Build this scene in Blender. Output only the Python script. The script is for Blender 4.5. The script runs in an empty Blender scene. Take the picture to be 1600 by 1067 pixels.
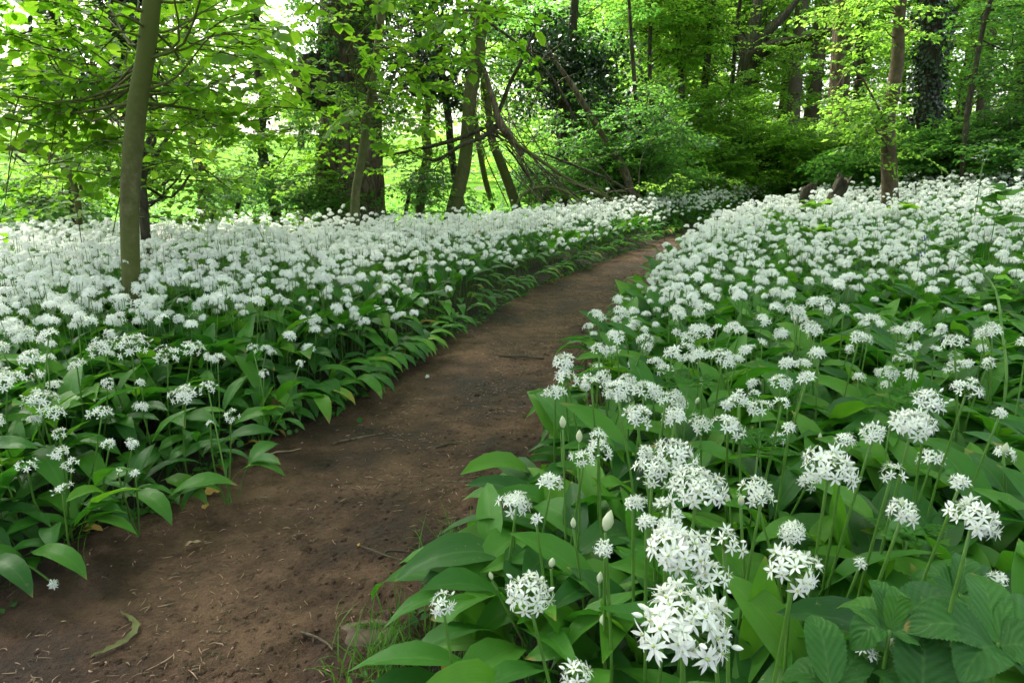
import bpy, math, random
import numpy as np
from mathutils import Vector, noise as mnoise
R=math.radians
C=bpy.context.scene.collection
sc=bpy.context.scene
rng=np.random.default_rng(7); random.seed(7)

# ------------------------------------------------------------------ camera, sky, sun, exposure
FPX=1067.0; TH=R(14.4); CH=0.80
cam=bpy.data.objects.new('camera',bpy.data.cameras.new('camera')); C.objects.link(cam)
cam.location=(0,0,CH); cam.rotation_euler=(R(90-14.4),0,0)
cam.data.lens=24; cam.data.sensor_width=36; cam.data.clip_start=0.02; cam.data.clip_end=3000
sc.camera=cam
w=bpy.data.worlds.new('World'); sc.world=w; w.use_nodes=True
nt=w.node_tree; bg=nt.nodes['Background']
sky=nt.nodes.new('ShaderNodeTexSky'); sky.sky_type='NISHITA'; sky.sun_disc=False
SUN_EL=R(52); SUN_ROT=R(-35)      # high, ahead of the camera and to the left
sky.sun_elevation=SUN_EL; sky.sun_rotation=SUN_ROT; sky.air_density=1.2; sky.dust_density=6.0
hs=nt.nodes.new('ShaderNodeHueSaturation'); hs.inputs['Saturation'].default_value=0.5; hs.inputs['Value'].default_value=1.0
nt.links.new(sky.outputs[0],hs.inputs['Color']); nt.links.new(hs.outputs[0],bg.inputs['Color'])
bg.inputs['Strength'].default_value=0.15
sd=bpy.data.lights.new('sun','SUN'); sd.energy=4.0; sd.angle=R(14); sd.color=(1.0,0.96,0.88)
so=bpy.data.objects.new('sun',sd); C.objects.link(so)
dv=Vector((math.sin(SUN_ROT)*math.cos(SUN_EL),math.cos(SUN_ROT)*math.cos(SUN_EL),math.sin(SUN_EL)))
so.rotation_euler=dv.to_track_quat('Z','Y').to_euler(); so.location=(0,0,30)
sc.view_settings.view_transform='Standard'; sc.view_settings.look='None'
sc.view_settings.exposure=2.3; sc.view_settings.gamma=1.0
sc.render.engine='CYCLES'
cy=sc.cycles; cy.max_bounces=7; cy.diffuse_bounces=5; cy.glossy_bounces=2; cy.transmission_bounces=4; cy.transparent_max_bounces=4
cy.caustics_reflective=False; cy.caustics_refractive=False; cy.use_denoising=True

# ------------------------------------------------------------------ place: pixel of the photograph -> point
def ray(u,v):
    a=(u-800)/FPX; b=-(v-533.5)/FPX
    return np.array([a,math.cos(TH)+b*math.sin(TH),-math.sin(TH)+b*math.cos(TH)])
def at(u,v,Y):
    d=ray(u,v); return np.array([0,0,CH])+d*(Y/d[1])
_Ly=[-3,0.3,0.8,1.05,1.34,1.51,1.86,2.32,2.98,4.45,5.84,7.22,9.0,11,14,20]
_Lx=[-1.25,-1.15,-1.06,-1.01,-.96,-.85,-.75,-.54,-.36,.10,.74,1.46,2.3,3.5,6,11]
_Ry=[-3,0.3,0.92,1.15,1.40,1.77,2.34,3.0,4.23,5.8,8.0,10,11,14,20]
_Rx=[-.36,-.28,-.22,-.10,.0,.17,.31,.50,.87,1.45,2.6,3.85,4.6,7.4,12.6]
def xL(y): return np.interp(y,_Ly,_Lx)
def xR(y): return np.interp(y,_Ry,_Rx)
def sstep(a,b,x):
    t=np.clip((x-a)/(b-a),0,1); return t*t*(3-2*t)
def fnoise(x,y,s,seed=0.0):
    x=np.asarray(x,float)*s; y=np.asarray(y,float)*s
    return (np.sin(x*1.7+y*.9+seed)+np.sin(x*-.8+y*2.1+seed*1.7+1)+np.sin(x*3.1-y*1.3+seed*.6+2)*.6+np.sin(x*2.3+y*3.7+seed+4)*.5)/3.1
def zg(x,y):
    x=np.asarray(x,float); y=np.asarray(y,float)
    dr=x-xR(y); dl=xL(y)-x
    z=0.04*sstep(0,.35,dr)+0.046*np.clip(dr,0,14)*sstep(1.0,4,y)
    z=z+0.04*sstep(0,.35,dl)
    z=z+.02*fnoise(x,y,.8)*sstep(.1,1,np.maximum(dr,dl))
    z=z-.10*sstep(3.0,6.5,y)*sstep(.2,1.5,dl)+.055*np.clip(x-3.6,0,10)*sstep(4,8,y)
    z=z-.25*sstep(8.5,11,y)*sstep(.2,-2.2,x-(y-8)*.6)
    z=z+.062*np.clip(y-14,0,90)*sstep(12,24,y)
    return z
def G(x,y): return float(zg(x,y))
def P(u,v,h):
    d=ray(u,v); t=0.7
    for _ in range(60):
        p=np.array([0,0,CH])+d*t
        e=p[2]-(G(p[0],p[1])+h); t+=e/max(-d[2],.15)*.7
        t=max(.2,min(t,40))
    return np.array([0,0,CH])+d*t

# ------------------------------------------------------------------ objects
def tag(o,label=None,cat=None,group=None,kind=None):
    if label: o['label']=label
    if cat: o['category']=cat
    if group: o['group']=group
    if kind: o['kind']=kind
    return o
def thing(name,label,cat,loc=(0,0,0),group=None):
    o=bpy.data.objects.new(name,None); C.objects.link(o); o.location=tuple(float(a) for a in loc); o.empty_display_size=.05
    return tag(o,label,cat,group)
class MB:
    def __init__(s): s.V=[];s.U=[];s.Rn=[];s.F=[];s.M=[];s.n=0
    def add(s,V,F,U=None,rn=.5,m=0):
        V=np.asarray(V,float).reshape(-1,3); k=len(V)
        s.V.append(V); s.U.append(np.zeros((k,2)) if U is None else np.asarray(U,float))
        s.Rn.append(np.full(k,rn,float) if np.isscalar(rn) else np.asarray(rn,float))
        if not isinstance(F,list): F=[F]
        for f in F:
            f=np.asarray(f,int)
            if len(f)==0: continue
            s.F.append(f+s.n); s.M.append(np.full(len(f),m,int) if np.isscalar(m) else np.asarray(m,int))
        s.n+=k
    def tpl(s):
        V=np.concatenate(s.V);U=np.concatenate(s.U);Rn=np.concatenate(s.Rn)
        by={}
        for f,m in zip(s.F,s.M): by.setdefault(f.shape[1],[]).append((f,m))
        FF=[(np.concatenate([a for a,_ in l]),np.concatenate([b for _,b in l])) for l in by.values()]
        return (V,U,Rn,FF)
    def inst(s,tpl,Rm,T,S,rn=None,mix=.5):
        V,U,Rt,FF=tpl; k=len(T)
        if k==0: return
        Rm=np.asarray(Rm);T=np.asarray(T,float);S=np.asarray(S,float)
        if S.ndim==1: S=np.repeat(S[:,None],3,1)
        W=np.einsum('kij,kj,nj->kni',Rm,S,V)+T[:,None,:]
        n=len(V)
        s.V.append(W.reshape(-1,3)); s.U.append(np.tile(U,(k,1)))
        if rn is None: rn=rng.random(k)
        s.Rn.append((rn[:,None]*(1-mix)+Rt[None,:]*mix).ravel())
        off=(np.arange(k)*n)[:,None,None]
        for f,m in FF:
            s.F.append((f[None]+off).reshape(-1,f.shape[1])+s.n); s.M.append(np.tile(m,k))
        s.n+=n*k
    def build(s,name,mats,parent=None,origin=None,smooth=True):
        V=np.concatenate(s.V) if s.V else np.zeros((0,3))
        if origin is not None: V=V-np.asarray(origin)
        elif parent is not None: V=V-np.array(WL.get(parent.name,tuple(parent.location)))
        me=bpy.data.meshes.new(name)
        me.vertices.add(len(V)); me.vertices.foreach_set('co',V.astype(np.float32).ravel())
        lt=np.concatenate([np.full(len(f),f.shape[1]) for f in s.F]); lv=np.concatenate([f.ravel() for f in s.F])
        ls=np.concatenate([[0],np.cumsum(lt)[:-1]])
        me.loops.add(len(lv)); me.loops.foreach_set('vertex_index',lv.astype(np.int32))
        me.polygons.add(len(lt)); me.polygons.foreach_set('loop_start',ls.astype(np.int32))
        me.polygons.foreach_set('material_index',np.concatenate(s.M).astype(np.int32))
        me.polygons.foreach_set('use_smooth',np.full(len(lt),smooth))
        me.update(calc_edges=True)
        a=me.attributes.new('rnd','FLOAT','POINT'); a.data.foreach_set('value',np.concatenate(s.Rn).astype(np.float32))
        uv=me.uv_layers.new(name='UVMap'); uv.data.foreach_set('uv',np.concatenate(s.U)[lv].astype(np.float32).ravel())
        for m in (mats if isinstance(mats,(list,tuple)) else [mats]): me.materials.append(m)
        o=bpy.data.objects.new(name,me); C.objects.link(o)
        if parent is not None:
            o.parent=parent; WL[o.name]=WL.get(parent.name,tuple(parent.location))
        elif origin is not None: o.location=tuple(float(a) for a in origin)
        return o
WL={}     # world origin of parented parts
def nrm(a):
    a=np.asarray(a,float); return a/np.maximum(np.linalg.norm(a,axis=-1,keepdims=True),1e-9)
def frames(D,N):
    Y=nrm(D); X=nrm(np.cross(Y,N)); Z=np.cross(X,Y)
    return np.stack([X,Y,Z],-1)
def rotz(a):
    a=np.atleast_1d(a); c,s_=np.cos(a),np.sin(a); z=np.zeros_like(a); o=np.ones_like(a)
    return np.stack([np.stack([c,-s_,z],-1),np.stack([s_,c,z],-1),np.stack([z,z,o],-1)],-2)

def grid_faces(a,b,wrap=False):
    i=np.arange(a-1)[:,None]; j=np.arange(b if wrap else b-1)[None,:]; j2=(j+1)%b
    return np.stack([i*b+j,i*b+j2,(i+1)*b+j2,(i+1)*b+j],-1).reshape(-1,4)
def resample(pts,n,smooth=True):
    pts=np.asarray(pts,float); m=len(pts)
    if m==2: t=np.linspace(0,1,n)[:,None]; return pts[0]*(1-t)+pts[1]*t
    p=np.vstack([2*pts[0]-pts[1],pts,2*pts[-1]-pts[-2]]); out=[]
    for q in np.linspace(0,m-1-1e-6,n):
        i=int(q); t=q-i; a,b,c,d=p[i],p[i+1],p[i+2],p[i+3]
        out.append(.5*((2*b)+(-a+c)*t+(2*a-5*b+4*c-d)*t*t+(-a+3*b-3*c+d)*t**3))
    return np.array(out)
def tube(mb,pts,rad,sides=8,n=None,rough=0.0,m=0,rn=.5,cap=True,seed=0,lobes=None,cut=False):
    pts=np.asarray(pts,float); rad=np.asarray(rad,float)
    if n is None: n=max(3,len(pts)*3)
    q=resample(pts,n); r=np.interp(np.linspace(0,len(pts)-1,n),np.arange(len(pts)),rad)
    T=nrm(np.gradient(q,axis=0)); ref=np.array([.3,1,.1]) if abs(T[0][1])<.8 else np.array([1,.2,.1])
    Nn=nrm(np.cross(T,ref)); B=np.cross(T,Nn)
    a=np.linspace(0,2*math.pi,sides,endpoint=False)
    L=np.concatenate([[0],np.cumsum(np.linalg.norm(np.diff(q,axis=0),axis=1))])
    rr=r[:,None]*np.ones(sides)[None]
    if rough: 
        s=seed*3.7
        rr=rr*(1+rough*(np.sin(2*a[None]+L[:,None]*3+s)+np.sin(3*a[None]-L[:,None]*5.3+s)+.7*np.sin(5*a[None]+L[:,None]*9+s*2)+.5*np.sin(L[:,None]*14+s)))
    if lobes is not None:   # buttress flare: (height, amount, count)
        hh,am,ct=lobes; rr=rr*(1+am*np.exp(-L[:,None]/hh)*(.8+.5*np.cos(ct*a[None]+seed)+.3*np.cos((ct+3)*a[None]+seed*2)))
    V=q[:,None,:]+rr[...,None]*(np.cos(a)[None,:,None]*Nn[:,None,:]+np.sin(a)[None,:,None]*B[:,None,:])
    U=np.stack([np.repeat((a/(2*math.pi))[None],n,0)*r.max()*6.28,np.repeat(L[:,None],sides,1)],-1)
    F=[grid_faces(n,sides,True)]
    VV=V.reshape(-1,3); UU=U.reshape(-1,2)
    if cap:
        VV=np.vstack([VV,q[-1]+T[-1]*(0 if cut else r[-1]*.5)]); UU=np.vstack([UU,[0,L[-1]]])
        b=(n-1)*sides; F.append(np.array([[b+i,b+(i+1)%sides,n*sides] for i in range(sides)]))
    mb.add(VV,F,UU,rn,m); return q

# ------------------------------------------------------------------ materials
def mat(name): 
    m=bpy.data.materials.new(name); m.use_nodes=True; m.node_tree.nodes.clear(); return m,m.node_tree
def N(nt,t,**k):
    n=nt.nodes.new('ShaderNode'+t)
    for a,b in k.items():
        if a in n.inputs.keys(): n.inputs[a].default_value=b
        else: setattr(n,a,b)
    return n
def ramp(nt,fac,stops):
    r=N(nt,'ValToRGB'); e=r.color_ramp.elements
    while len(e)>1: e.remove(e[-1])
    e[0].position=stops[0][0]; e[0].color=(*stops[0][1],1)
    for p,c in stops[1:]: x=e.new(p); x.color=(*c,1)
    nt.links.new(fac,r.inputs[0]); return r.outputs[0]
def leafmat(name,stops,tstops,trans=.45,rough=.42,spec=.35,vein='none',bump=.15,sc_=60):
    m,nt=mat(name); L=nt.links.new
    at_=N(nt,'Attribute'); at_.attribute_name='rnd'
    tc=N(nt,'TexCoord'); uv=N(nt,'UVMap')
    ns=N(nt,'TexNoise',Scale=sc_*.25,Detail=3.0); L(tc.outputs['Object'],ns.inputs['Vector'])
    ad=N(nt,'Math',operation='MULTIPLY_ADD'); L(ns.outputs[0],ad.inputs[0]); ad.inputs[1].default_value=.22; 
    sb=N(nt,'Math',operation='SUBTRACT'); L(at_.outputs['Fac'],sb.inputs[0]); sb.inputs[1].default_value=.11; L(sb.outputs[0],ad.inputs[2])
    c=ramp(nt,ad.outputs[0],stops); ct=ramp(nt,ad.outputs[0],tstops)
    sp=N(nt,'SeparateXYZ'); L(uv.outputs[0],sp.inputs[0])
    bsrc=None
    if vein!='none':
        # u = across (-1..1), v = along
        ab=N(nt,'Math',operation='ABSOLUTE'); L(sp.outputs[0],ab.inputs[0])
        mid=N(nt,'MapRange'); L(ab.outputs[0],mid.inputs[0]); mid.inputs[1].default_value=0.02; mid.inputs[2].default_value=.09; mid.inputs[3].default_value=1; mid.inputs[4].default_value=0
        if vein=='par':
            q=N(nt,'Math',operation='MULTIPLY'); L(sp.outputs[0],q.inputs[0]); q.inputs[1].default_value=42
            s_=N(nt,'Math',operation='SINE'); L(q.outputs[0],s_.inputs[0]); bsrc=s_.outputs[0]
        else:
            q=N(nt,'Math',operation='MULTIPLY_ADD'); L(ab.outputs[0],q.inputs[0]); q.inputs[1].default_value=-16
            q2=N(nt,'Math',operation='MULTIPLY'); L(sp.outputs[1],q2.inputs[0]); q2.inputs[1].default_value=48; L(q2.outputs[0],q.inputs[2])
            s_=N(nt,'Math',operation='SINE'); L(q.outputs[0],s_.inputs[0]); bsrc=s_.outputs[0]
        mx=N(nt,'MixRGB'); mx.blend_type='MIX'; L(c,mx.inputs[1]); mx.inputs[2].default_value=(.16,.30,.08,1)
        f=N(nt,'Math',operation='MULTIPLY'); L(mid.outputs[0],f.inputs[0]); f.inputs[1].default_value=.22; L(f.outputs[0],mx.inputs[0]); c=mx.outputs[0]
        st=N(nt,'MapRange'); L(bsrc,st.inputs[0]); st.inputs[1].default_value=-1; st.inputs[2].default_value=1; st.inputs[3].default_value=.95 if vein=='par' else .86; st.inputs[4].default_value=1.05 if vein=='par' else 1.1
        mm=N(nt,'VectorMath',operation='SCALE'); L(c,mm.inputs[0]); L(st.outputs[0],mm.inputs['Scale']); c=mm.outputs[0]
        # small blemishes
        bl=N(nt,'TexNoise',Scale=sc_*2.2,Detail=4.0); L(tc.outputs['Object'],bl.inputs['Vector'])
        tipn=N(nt,'TexNoise',Scale=sc_*.5,Detail=2.0); L(tc.outputs['Object'],tipn.inputs['Vector'])
        ta=N(nt,'Math',operation='MULTIPLY_ADD'); L(tipn.outputs[0],ta.inputs[0]); ta.inputs[1].default_value=.55; L(sp.outputs[1],ta.inputs[2])
        tb=N(nt,'MapRange'); L(ta.outputs[0],tb.inputs[0]); tb.inputs[1].default_value=1.27; tb.inputs[2].default_value=1.34
        m4=N(nt,'MixRGB'); L(tb.outputs[0],m4.inputs[0]); L(c,m4.inputs[1]); m4.inputs[2].default_value=(.26,.20,.06,1); c=m4.outputs[0]
        br=N(nt,'MapRange'); L(bl.outputs[0],br.inputs[0]); br.inputs[1].default_value=.70; br.inputs[2].default_value=.76
        m3=N(nt,'MixRGB'); L(br.outputs[0],m3.inputs[0]); L(c,m3.inputs[1]); m3.inputs[2].default_value=(.22,.24,.10,1); c=m3.outputs[0]
    p=N(nt,'BsdfPrincipled',Roughness=rough); p.inputs['Specular IOR Level'].default_value=spec
    L(c,p.inputs['Base Color'])
    tr=N(nt,'BsdfTranslucent'); L(ct,tr.inputs[0])
    mix=N(nt,'MixShader'); mix.inputs[0].default_value=trans; L(p.outputs[0],mix.inputs[1]); L(tr.outputs[0],mix.inputs[2])
    if bsrc is not None:
        bp=N(nt,'Bump',Strength=bump,Distance=.0015); L(bsrc,bp.inputs['Height'])
        n3=N(nt,'TexNoise',Scale=sc_,Detail=2.0); L(tc.outputs['Object'],n3.inputs['Vector'])
        bp2=N(nt,'Bump',Strength=.35,Distance=.004); L(n3.outputs[0],bp2.inputs['Height']); L(bp.outputs[0],bp2.inputs['Normal'])
        L(bp2.outputs[0],p.inputs['Normal'])
    o=N(nt,'OutputMaterial'); L(mix.outputs[0],o.inputs[0]); return m
GST=[(0,(.019,.080,.015)),(.35,(.033,.130,.017)),(.7,(.055,.18,.018)),(.93,(.10,.24,.020)),(.985,(.30,.24,.04)),(1,(.22,.15,.06))]
GTT=[(0,(.045,.21,.015)),(.5,(.09,.35,.015)),(.93,(.20,.48,.02)),(1,(.4,.3,.05))]
M={}
M['garlic_leaf']=leafmat('garlic_leaf',GST,GTT,trans=.32,rough=.47,spec=.28,vein='par',bump=.05)
M['nettle_leaf']=leafmat('nettle_leaf',[(0,(.022,.09,.018)),(.6,(.04,.14,.025)),(1,(.07,.19,.03))],[(0,(.04,.14,.015)),(1,(.1,.27,.03))],trans=.3,rough=.5,spec=.25,vein='side',bump=.25)
M['far_garlic_leaf']=leafmat('garlic_leaf_distant',GST,GTT,trans=.35,rough=.45,spec=.3)
M['beech_leaf']=leafmat('young_beech_leaf',[(0,(.045,.135,.012)),(.5,(.085,.205,.014)),(1,(.15,.28,.02))],[(0,(.13,.36,.015)),(.6,(.26,.56,.02)),(1,(.40,.66,.04))],trans=.55,rough=.5,spec=.2,vein='side',bump=.5)
M['tree_leaf']=leafmat('woodland_leaf',[(0,(.040,.125,.014)),(.5,(.085,.21,.018)),(1,(.16,.31,.025))],[(0,(.17,.42,.02)),(.6,(.28,.54,.05)),(1,(.42,.67,.10))],trans=.6,rough=.5,spec=.2)
M['cool_leaf']=leafmat('cool_green_leaf',[(0,(.025,.10,.02)),(.5,(.050,.155,.026)),(1,(.10,.24,.035))],[(0,(.10,.33,.04)),(1,(.28,.58,.08))],trans=.55,rough=.5,spec=.2)
M['ivy_leaf']=leafmat('ivy_leaf',[(0,(.010,.028,.012)),(.6,(.018,.048,.018)),(1,(.035,.08,.025))],[(0,(.01,.04,.01)),(1,(.03,.1,.02))],trans=.12,rough=.35,spec=.45)
M['grass']=leafmat('grass_blade',[(0,(.04,.12,.015)),(1,(.10,.22,.025))],[(0,(.1,.3,.02)),(1,(.2,.42,.04))],trans=.35,rough=.5,spec=.3)
def simple(name,col,rough=.5,trans=None,tf=.3,nz=None,spec=.3):
    m,nt=mat(name); L=nt.links.new
    p=N(nt,'BsdfPrincipled',Roughness=rough); p.inputs['Specular IOR Level'].default_value=spec; p.inputs['Base Color'].default_value=(*col,1)
    if nz:
        tc=N(nt,'TexCoord'); n_=N(nt,'TexNoise',Scale=nz[0],Detail=4.0); L(tc.outputs['Object'],n_.inputs['Vector'])
        L(ramp(nt,n_.outputs[0],[(.3,col),(.7,nz[1])]),p.inputs['Base Color'])
    o=N(nt,'OutputMaterial')
    if trans:
        tr=N(nt,'BsdfTranslucent'); tr.inputs[0].default_value=(*trans,1)
        mx=N(nt,'MixShader'); mx.inputs[0].default_value=tf; L(p.outputs[0],mx.inputs[1]); L(tr.outputs[0],mx.inputs[2]); L(mx.outputs[0],o.inputs[0])
    else: L(p.outputs[0],o.inputs[0])
    return m
M['petal']=simple('white_petal',(.84,.85,.83),.5,(.85,.87,.8),.35)
M['stalk']=simple('garlic_stalk',(.075,.18,.03),.4,(.2,.4,.05),.2,nz=(30,(.12,.25,.04)))
M['ovary']=simple('green_flower_centre',(.42,.52,.16),.5,(.4,.5,.1),.2)
M['bud']=simple('papery_bud_sheath',(.55,.62,.38),.5,(.6,.65,.35),.3,nz=(90,(.72,.74,.6)))
M['twig']=simple('twig_bark',(.045,.035,.022),.8,nz=(20,(.09,.075,.045)))
M['straw']=simple('dry_straw',(.20,.14,.085),.8,nz=(40,(.32,.23,.15)))
M['pinkbud']=simple('fallen_bud_scale',(.30,.15,.11),.7,nz=(60,(.48,.33,.24)))
M['dead_leaf']=simple('dead_leaf',(.35,.20,.05),.7,(.4,.22,.05),.2,nz=(50,(.50,.33,.09)))
M['bluebell']=simple('bluebell_petal',(.08,.08,.26),.5)
def bark(name,c1,c2,c3,moss=(.05,.075,.015),mossamt=.5,vs=18,stretch=.25,bump=.5,dist=.02,cells=1.0):
    m,nt=mat(name); L=nt.links.new
    tc=N(nt,'TexCoord'); mp=N(nt,'Mapping'); mp.inputs['Scale'].default_value=(1,1,stretch); L(tc.outputs['Object'],mp.inputs[0])
    n1=N(nt,'TexNoise',Scale=vs,Detail=8.0,Roughness=.65); L(mp.outputs[0],n1.inputs['Vector'])
    n2=N(nt,'TexNoise',Scale=2.2,Detail=5.0); L(tc.outputs['Object'],n2.inputs['Vector'])
    vo=N(nt,'TexVoronoi',Scale=vs*1.2); vo.feature='DISTANCE_TO_EDGE'; L(mp.outputs[0],vo.inputs['Vector'])
    c=ramp(nt,n1.outputs[0],[(.3,c1),(.5,c2),(.72,c3)])
    r=N(nt,'MapRange'); L(n2.outputs[0],r.inputs[0]); r.inputs[1].default_value=.62-.3*mossamt; r.inputs[2].default_value=.85-.3*mossamt
    mx=N(nt,'MixRGB'); L(r.outputs[0],mx.inputs[0]); L(c,mx.inputs[1]); mx.inputs[2].default_value=(*moss,1)
    cr=N(nt,'MapRange'); L(vo.outputs[0],cr.inputs[0]); cr.inputs[2].default_value=.12; cr.inputs[3].default_value=1-.45*cells; cr.inputs[4].default_value=1
    mm=N(nt,'VectorMath',operation='SCALE'); L(mx.outputs[0],mm.inputs[0]); L(cr.outputs[0],mm.inputs['Scale'])
    p=N(nt,'BsdfPrincipled',Roughness=.85); p.inputs['Specular IOR Level'].default_value=.2; L(mm.outputs[0],p.inputs['Base Color'])
    sm=N(nt,'Math',operation='MULTIPLY'); L(vo.outputs[0],sm.inputs[0]); sm.inputs[1].default_value=2*cells
    sa=N(nt,'Math',operation='ADD'); L(sm.outputs[0],sa.inputs[0]); L(n1.outputs[0],sa.inputs[1])
    b=N(nt,'Bump',Strength=bump,Distance=dist); L(sa.outputs[0],b.inputs['Height']); L(b.outputs[0],p.inputs['Normal'])
    o=N(nt,'OutputMaterial'); L(p.outputs[0],o.inputs[0]); return m
M['smooth_bark']=bark('smooth_bark',(.050,.045,.022),(.095,.086,.042),(.19,.175,.10),moss=(.080,.098,.022),mossamt=1.0,vs=34,stretch=.9,bump=.6,dist=.004,cells=0.0)
M['green_bark']=bark('algae_green_bark',(.06,.06,.025),(.10,.10,.042),(.16,.15,.075),moss=(.075,.095,.025),mossamt=.8,vs=34,stretch=.7,bump=.45,dist=.004,cells=0.0)
M['old_bark']=bark('rugged_old_bark',(.05,.038,.026),(.12,.092,.062),(.24,.19,.14),mossamt=.25,vs=9,stretch=.25,bump=1.0,dist=.05)
M['dark_bark']=bark('dark_bark',(.022,.019,.013),(.052,.045,.030),(.10,.09,.062),mossamt=.35,vs=14,stretch=.3,bump=.7,dist=.03)
M['red_bark']=bark('reddish_bark',(.10,.065,.05),(.19,.125,.10),(.30,.21,.18),mossamt=.1,vs=9,stretch=.22,bump=.9,dist=.04)
M['brown_bark']=bark('brown_sapling_bark',(.050,.036,.022),(.085,.064,.038),(.14,.11,.068),mossamt=.2,vs=24,stretch=.8,bump=.3,dist=.005,cells=0.0)
M['dead_wood']=bark('dead_wood',(.06,.044,.030),(.13,.10,.070),(.26,.205,.15),mossamt=.15,vs=16,stretch=.2,bump=.8,dist=.02)
# soil
def soil(name,dark,mid,lite,litter=True):
    m,nt=mat(name); L=nt.links.new; tc=N(nt,'TexCoord')
    def nz(s,d=6.0,r_=.6):
        n_=N(nt,'TexNoise',Scale=s,Detail=d,Roughness=r_); L(tc.outputs['Object'],n_.inputs['Vector']); return n_.outputs[0]
    a=nz(2.3); b=nz(14); c_=nz(90,5); d_=nz(420,2)
    s1=N(nt,'Math',operation='MULTIPLY_ADD'); L(a,s1.inputs[0]); s1.inputs[1].default_value=1.0
    s2=N(nt,'Math',operation='MULTIPLY'); L(b,s2.inputs[0]); s2.inputs[1].default_value=.32; L(s2.outputs[0],s1.inputs[2])
    s3=N(nt,'Math',operation='MULTIPLY_ADD'); L(c_,s3.inputs[0]); s3.inputs[1].default_value=.22; L(s1.outputs[0],s3.inputs[2])
    col=ramp(nt,s3.outputs[0],[(.62,dark),(.76,mid),(.92,lite)])
    gr=N(nt,'MapRange'); L(d_,gr.inputs[0]); gr.inputs[1].default_value=.3; gr.inputs[2].default_value=.75; gr.inputs[3].default_value=.72; gr.inputs[4].default_value=1.35
    mm=N(nt,'VectorMath',operation='SCALE'); L(col,mm.inputs[0]); L(gr.outputs[0],mm.inputs['Scale'])
    p=N(nt,'BsdfPrincipled'); L(mm.outputs[0],p.inputs['Base Color'])
    rr=N(nt,'MapRange'); L(a,rr.inputs[0]); rr.inputs[1].default_value=.35; rr.inputs[2].default_value=.65; rr.inputs[3].default_value=.62; rr.inputs[4].default_value=.9; L(rr.outputs[0],p.inputs['Roughness'])
    p.inputs['Specular IOR Level'].default_value=.3
    hs_=N(nt,'Math',operation='MULTIPLY_ADD'); L(c_,hs_.inputs[0]); hs_.inputs[1].default_value=.5; L(b,hs_.inputs[2])
    h2=N(nt,'Math',operation='MULTIPLY_ADD'); L(d_,h2.inputs[0]); h2.inputs[1].default_value=.22; L(hs_.outputs[0],h2.inputs[2])
    bp=N(nt,'Bump',Strength=1.0,Distance=.03); L(h2.outputs[0],bp.inputs['Height']); L(bp.outputs[0],p.inputs['Normal'])
    o=N(nt,'OutputMaterial'); L(p.outputs[0],o.inputs[0]); return m
M['path']=soil('trodden_damp_soil',(.024,.0115,.0065),(.072,.035,.020),(.165,.092,.056))
M['soil']=soil('woodland_soil',(.018,.013,.008),(.03,.022,.012),(.045,.04,.018))
M['stone']=simple('buried_stone',(.07,.048,.033),.9,nz=(40,(.13,.095,.07)))
M['meadow']=soil('meadow_turf',(.045,.120,.010),(.065,.155,.013),(.095,.19,.02))
for n_ in M['meadow'].node_tree.nodes:
    if n_.type=='BSDF_PRINCIPLED':
        n_.inputs['Specular IOR Level'].default_value=.02
        for l_ in list(n_.inputs['Roughness'].links): M['meadow'].node_tree.links.remove(l_)
        n_.inputs['Roughness'].default_value=1.0

# ------------------------------------------------------------------ ground, path, meadow
def lines(lo,hi,c0,c1,fine,grow=1.12,big=8):
    core=list(np.arange(c0,c1,fine)); a=[core[-1]];s_=fine
    while a[-1]<hi: s_=min(s_*grow,big); a.append(a[-1]+s_)
    b=[core[0]];s_=fine
    while b[-1]>lo: s_=min(s_*grow,big); b.append(b[-1]-s_)
    return np.array(b[1:][::-1]+core+a[1:])
def sheet(name,xs,ys,zf,m,parent=None):
    X,Y=np.meshgrid(xs,ys); Z=zf(X,Y); mb=MB()
    mb.add(np.stack([X,Y,Z],-1).reshape(-1,3),grid_faces(len(ys),len(xs)),np.stack([X,Y],-1).reshape(-1,2))
    return mb.build(name,m)
g=sheet('ground',lines(-300,300,-2.5,4,.12),lines(-60,400,0,12,.12),lambda X,Y:zg(X,Y)-.03*sstep(-.06,.04,np.minimum(X-xL(Y),xR(Y)-X)),M['soil'])
tag(g,'dark leaf-strewn woodland soil under the garlic','ground',kind='structure')
ys=[-1.0]
while ys[-1]<11.5: ys.append(ys[-1]+(.011 if .7<ys[-1]<3 else .011*max(1,ys[-1]/3)*(2 if ys[-1]<.7 else 1)))
ys=np.array(ys); nu=150; uu=np.linspace(-.14,1.14,nu)
PX=xL(ys)[:,None]*(1-uu)[None]+xR(ys)[:,None]*uu[None]; PY=np.repeat(ys[:,None],nu,1)
PZ=np.zeros_like(PX)
for i in range(PX.shape[0]):
    for j in range(0,nu):
        x,y=PX[i,j],PY[i,j]
        t1=mnoise.fractal((x*3.1,y*2.2,1.3),.9,2.1,3); 
        t2=mnoise.noise((x*14,y*11,7.7)); t3=mnoise.noise((x*42,y*40,2.7))
        rt=sstep(.45,.95,uu[j])    # rougher, trodden mud on the right half
        PZ[i,j]=.010*t1+(.005+.013*rt)*t2+(.002+.0055*rt)*t3
edge=sstep(-.14,.02,uu)*sstep(1.14,.98,uu)
PZ=zg(PX,PY)*1.0+PZ+(-.045)*(1-edge)[None]+.004-.015*np.exp(-((uu-.5)/.35)**2)[None]
mb=MB(); mb.add(np.stack([PX,PY,PZ],-1).reshape(-1,3),grid_faces(len(ys),nu),np.stack([PX,PY],-1).reshape(-1,2))
tag(mb.build('path',M['path']),'trodden brown earth path curving between the flowers','path',kind='structure')
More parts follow.
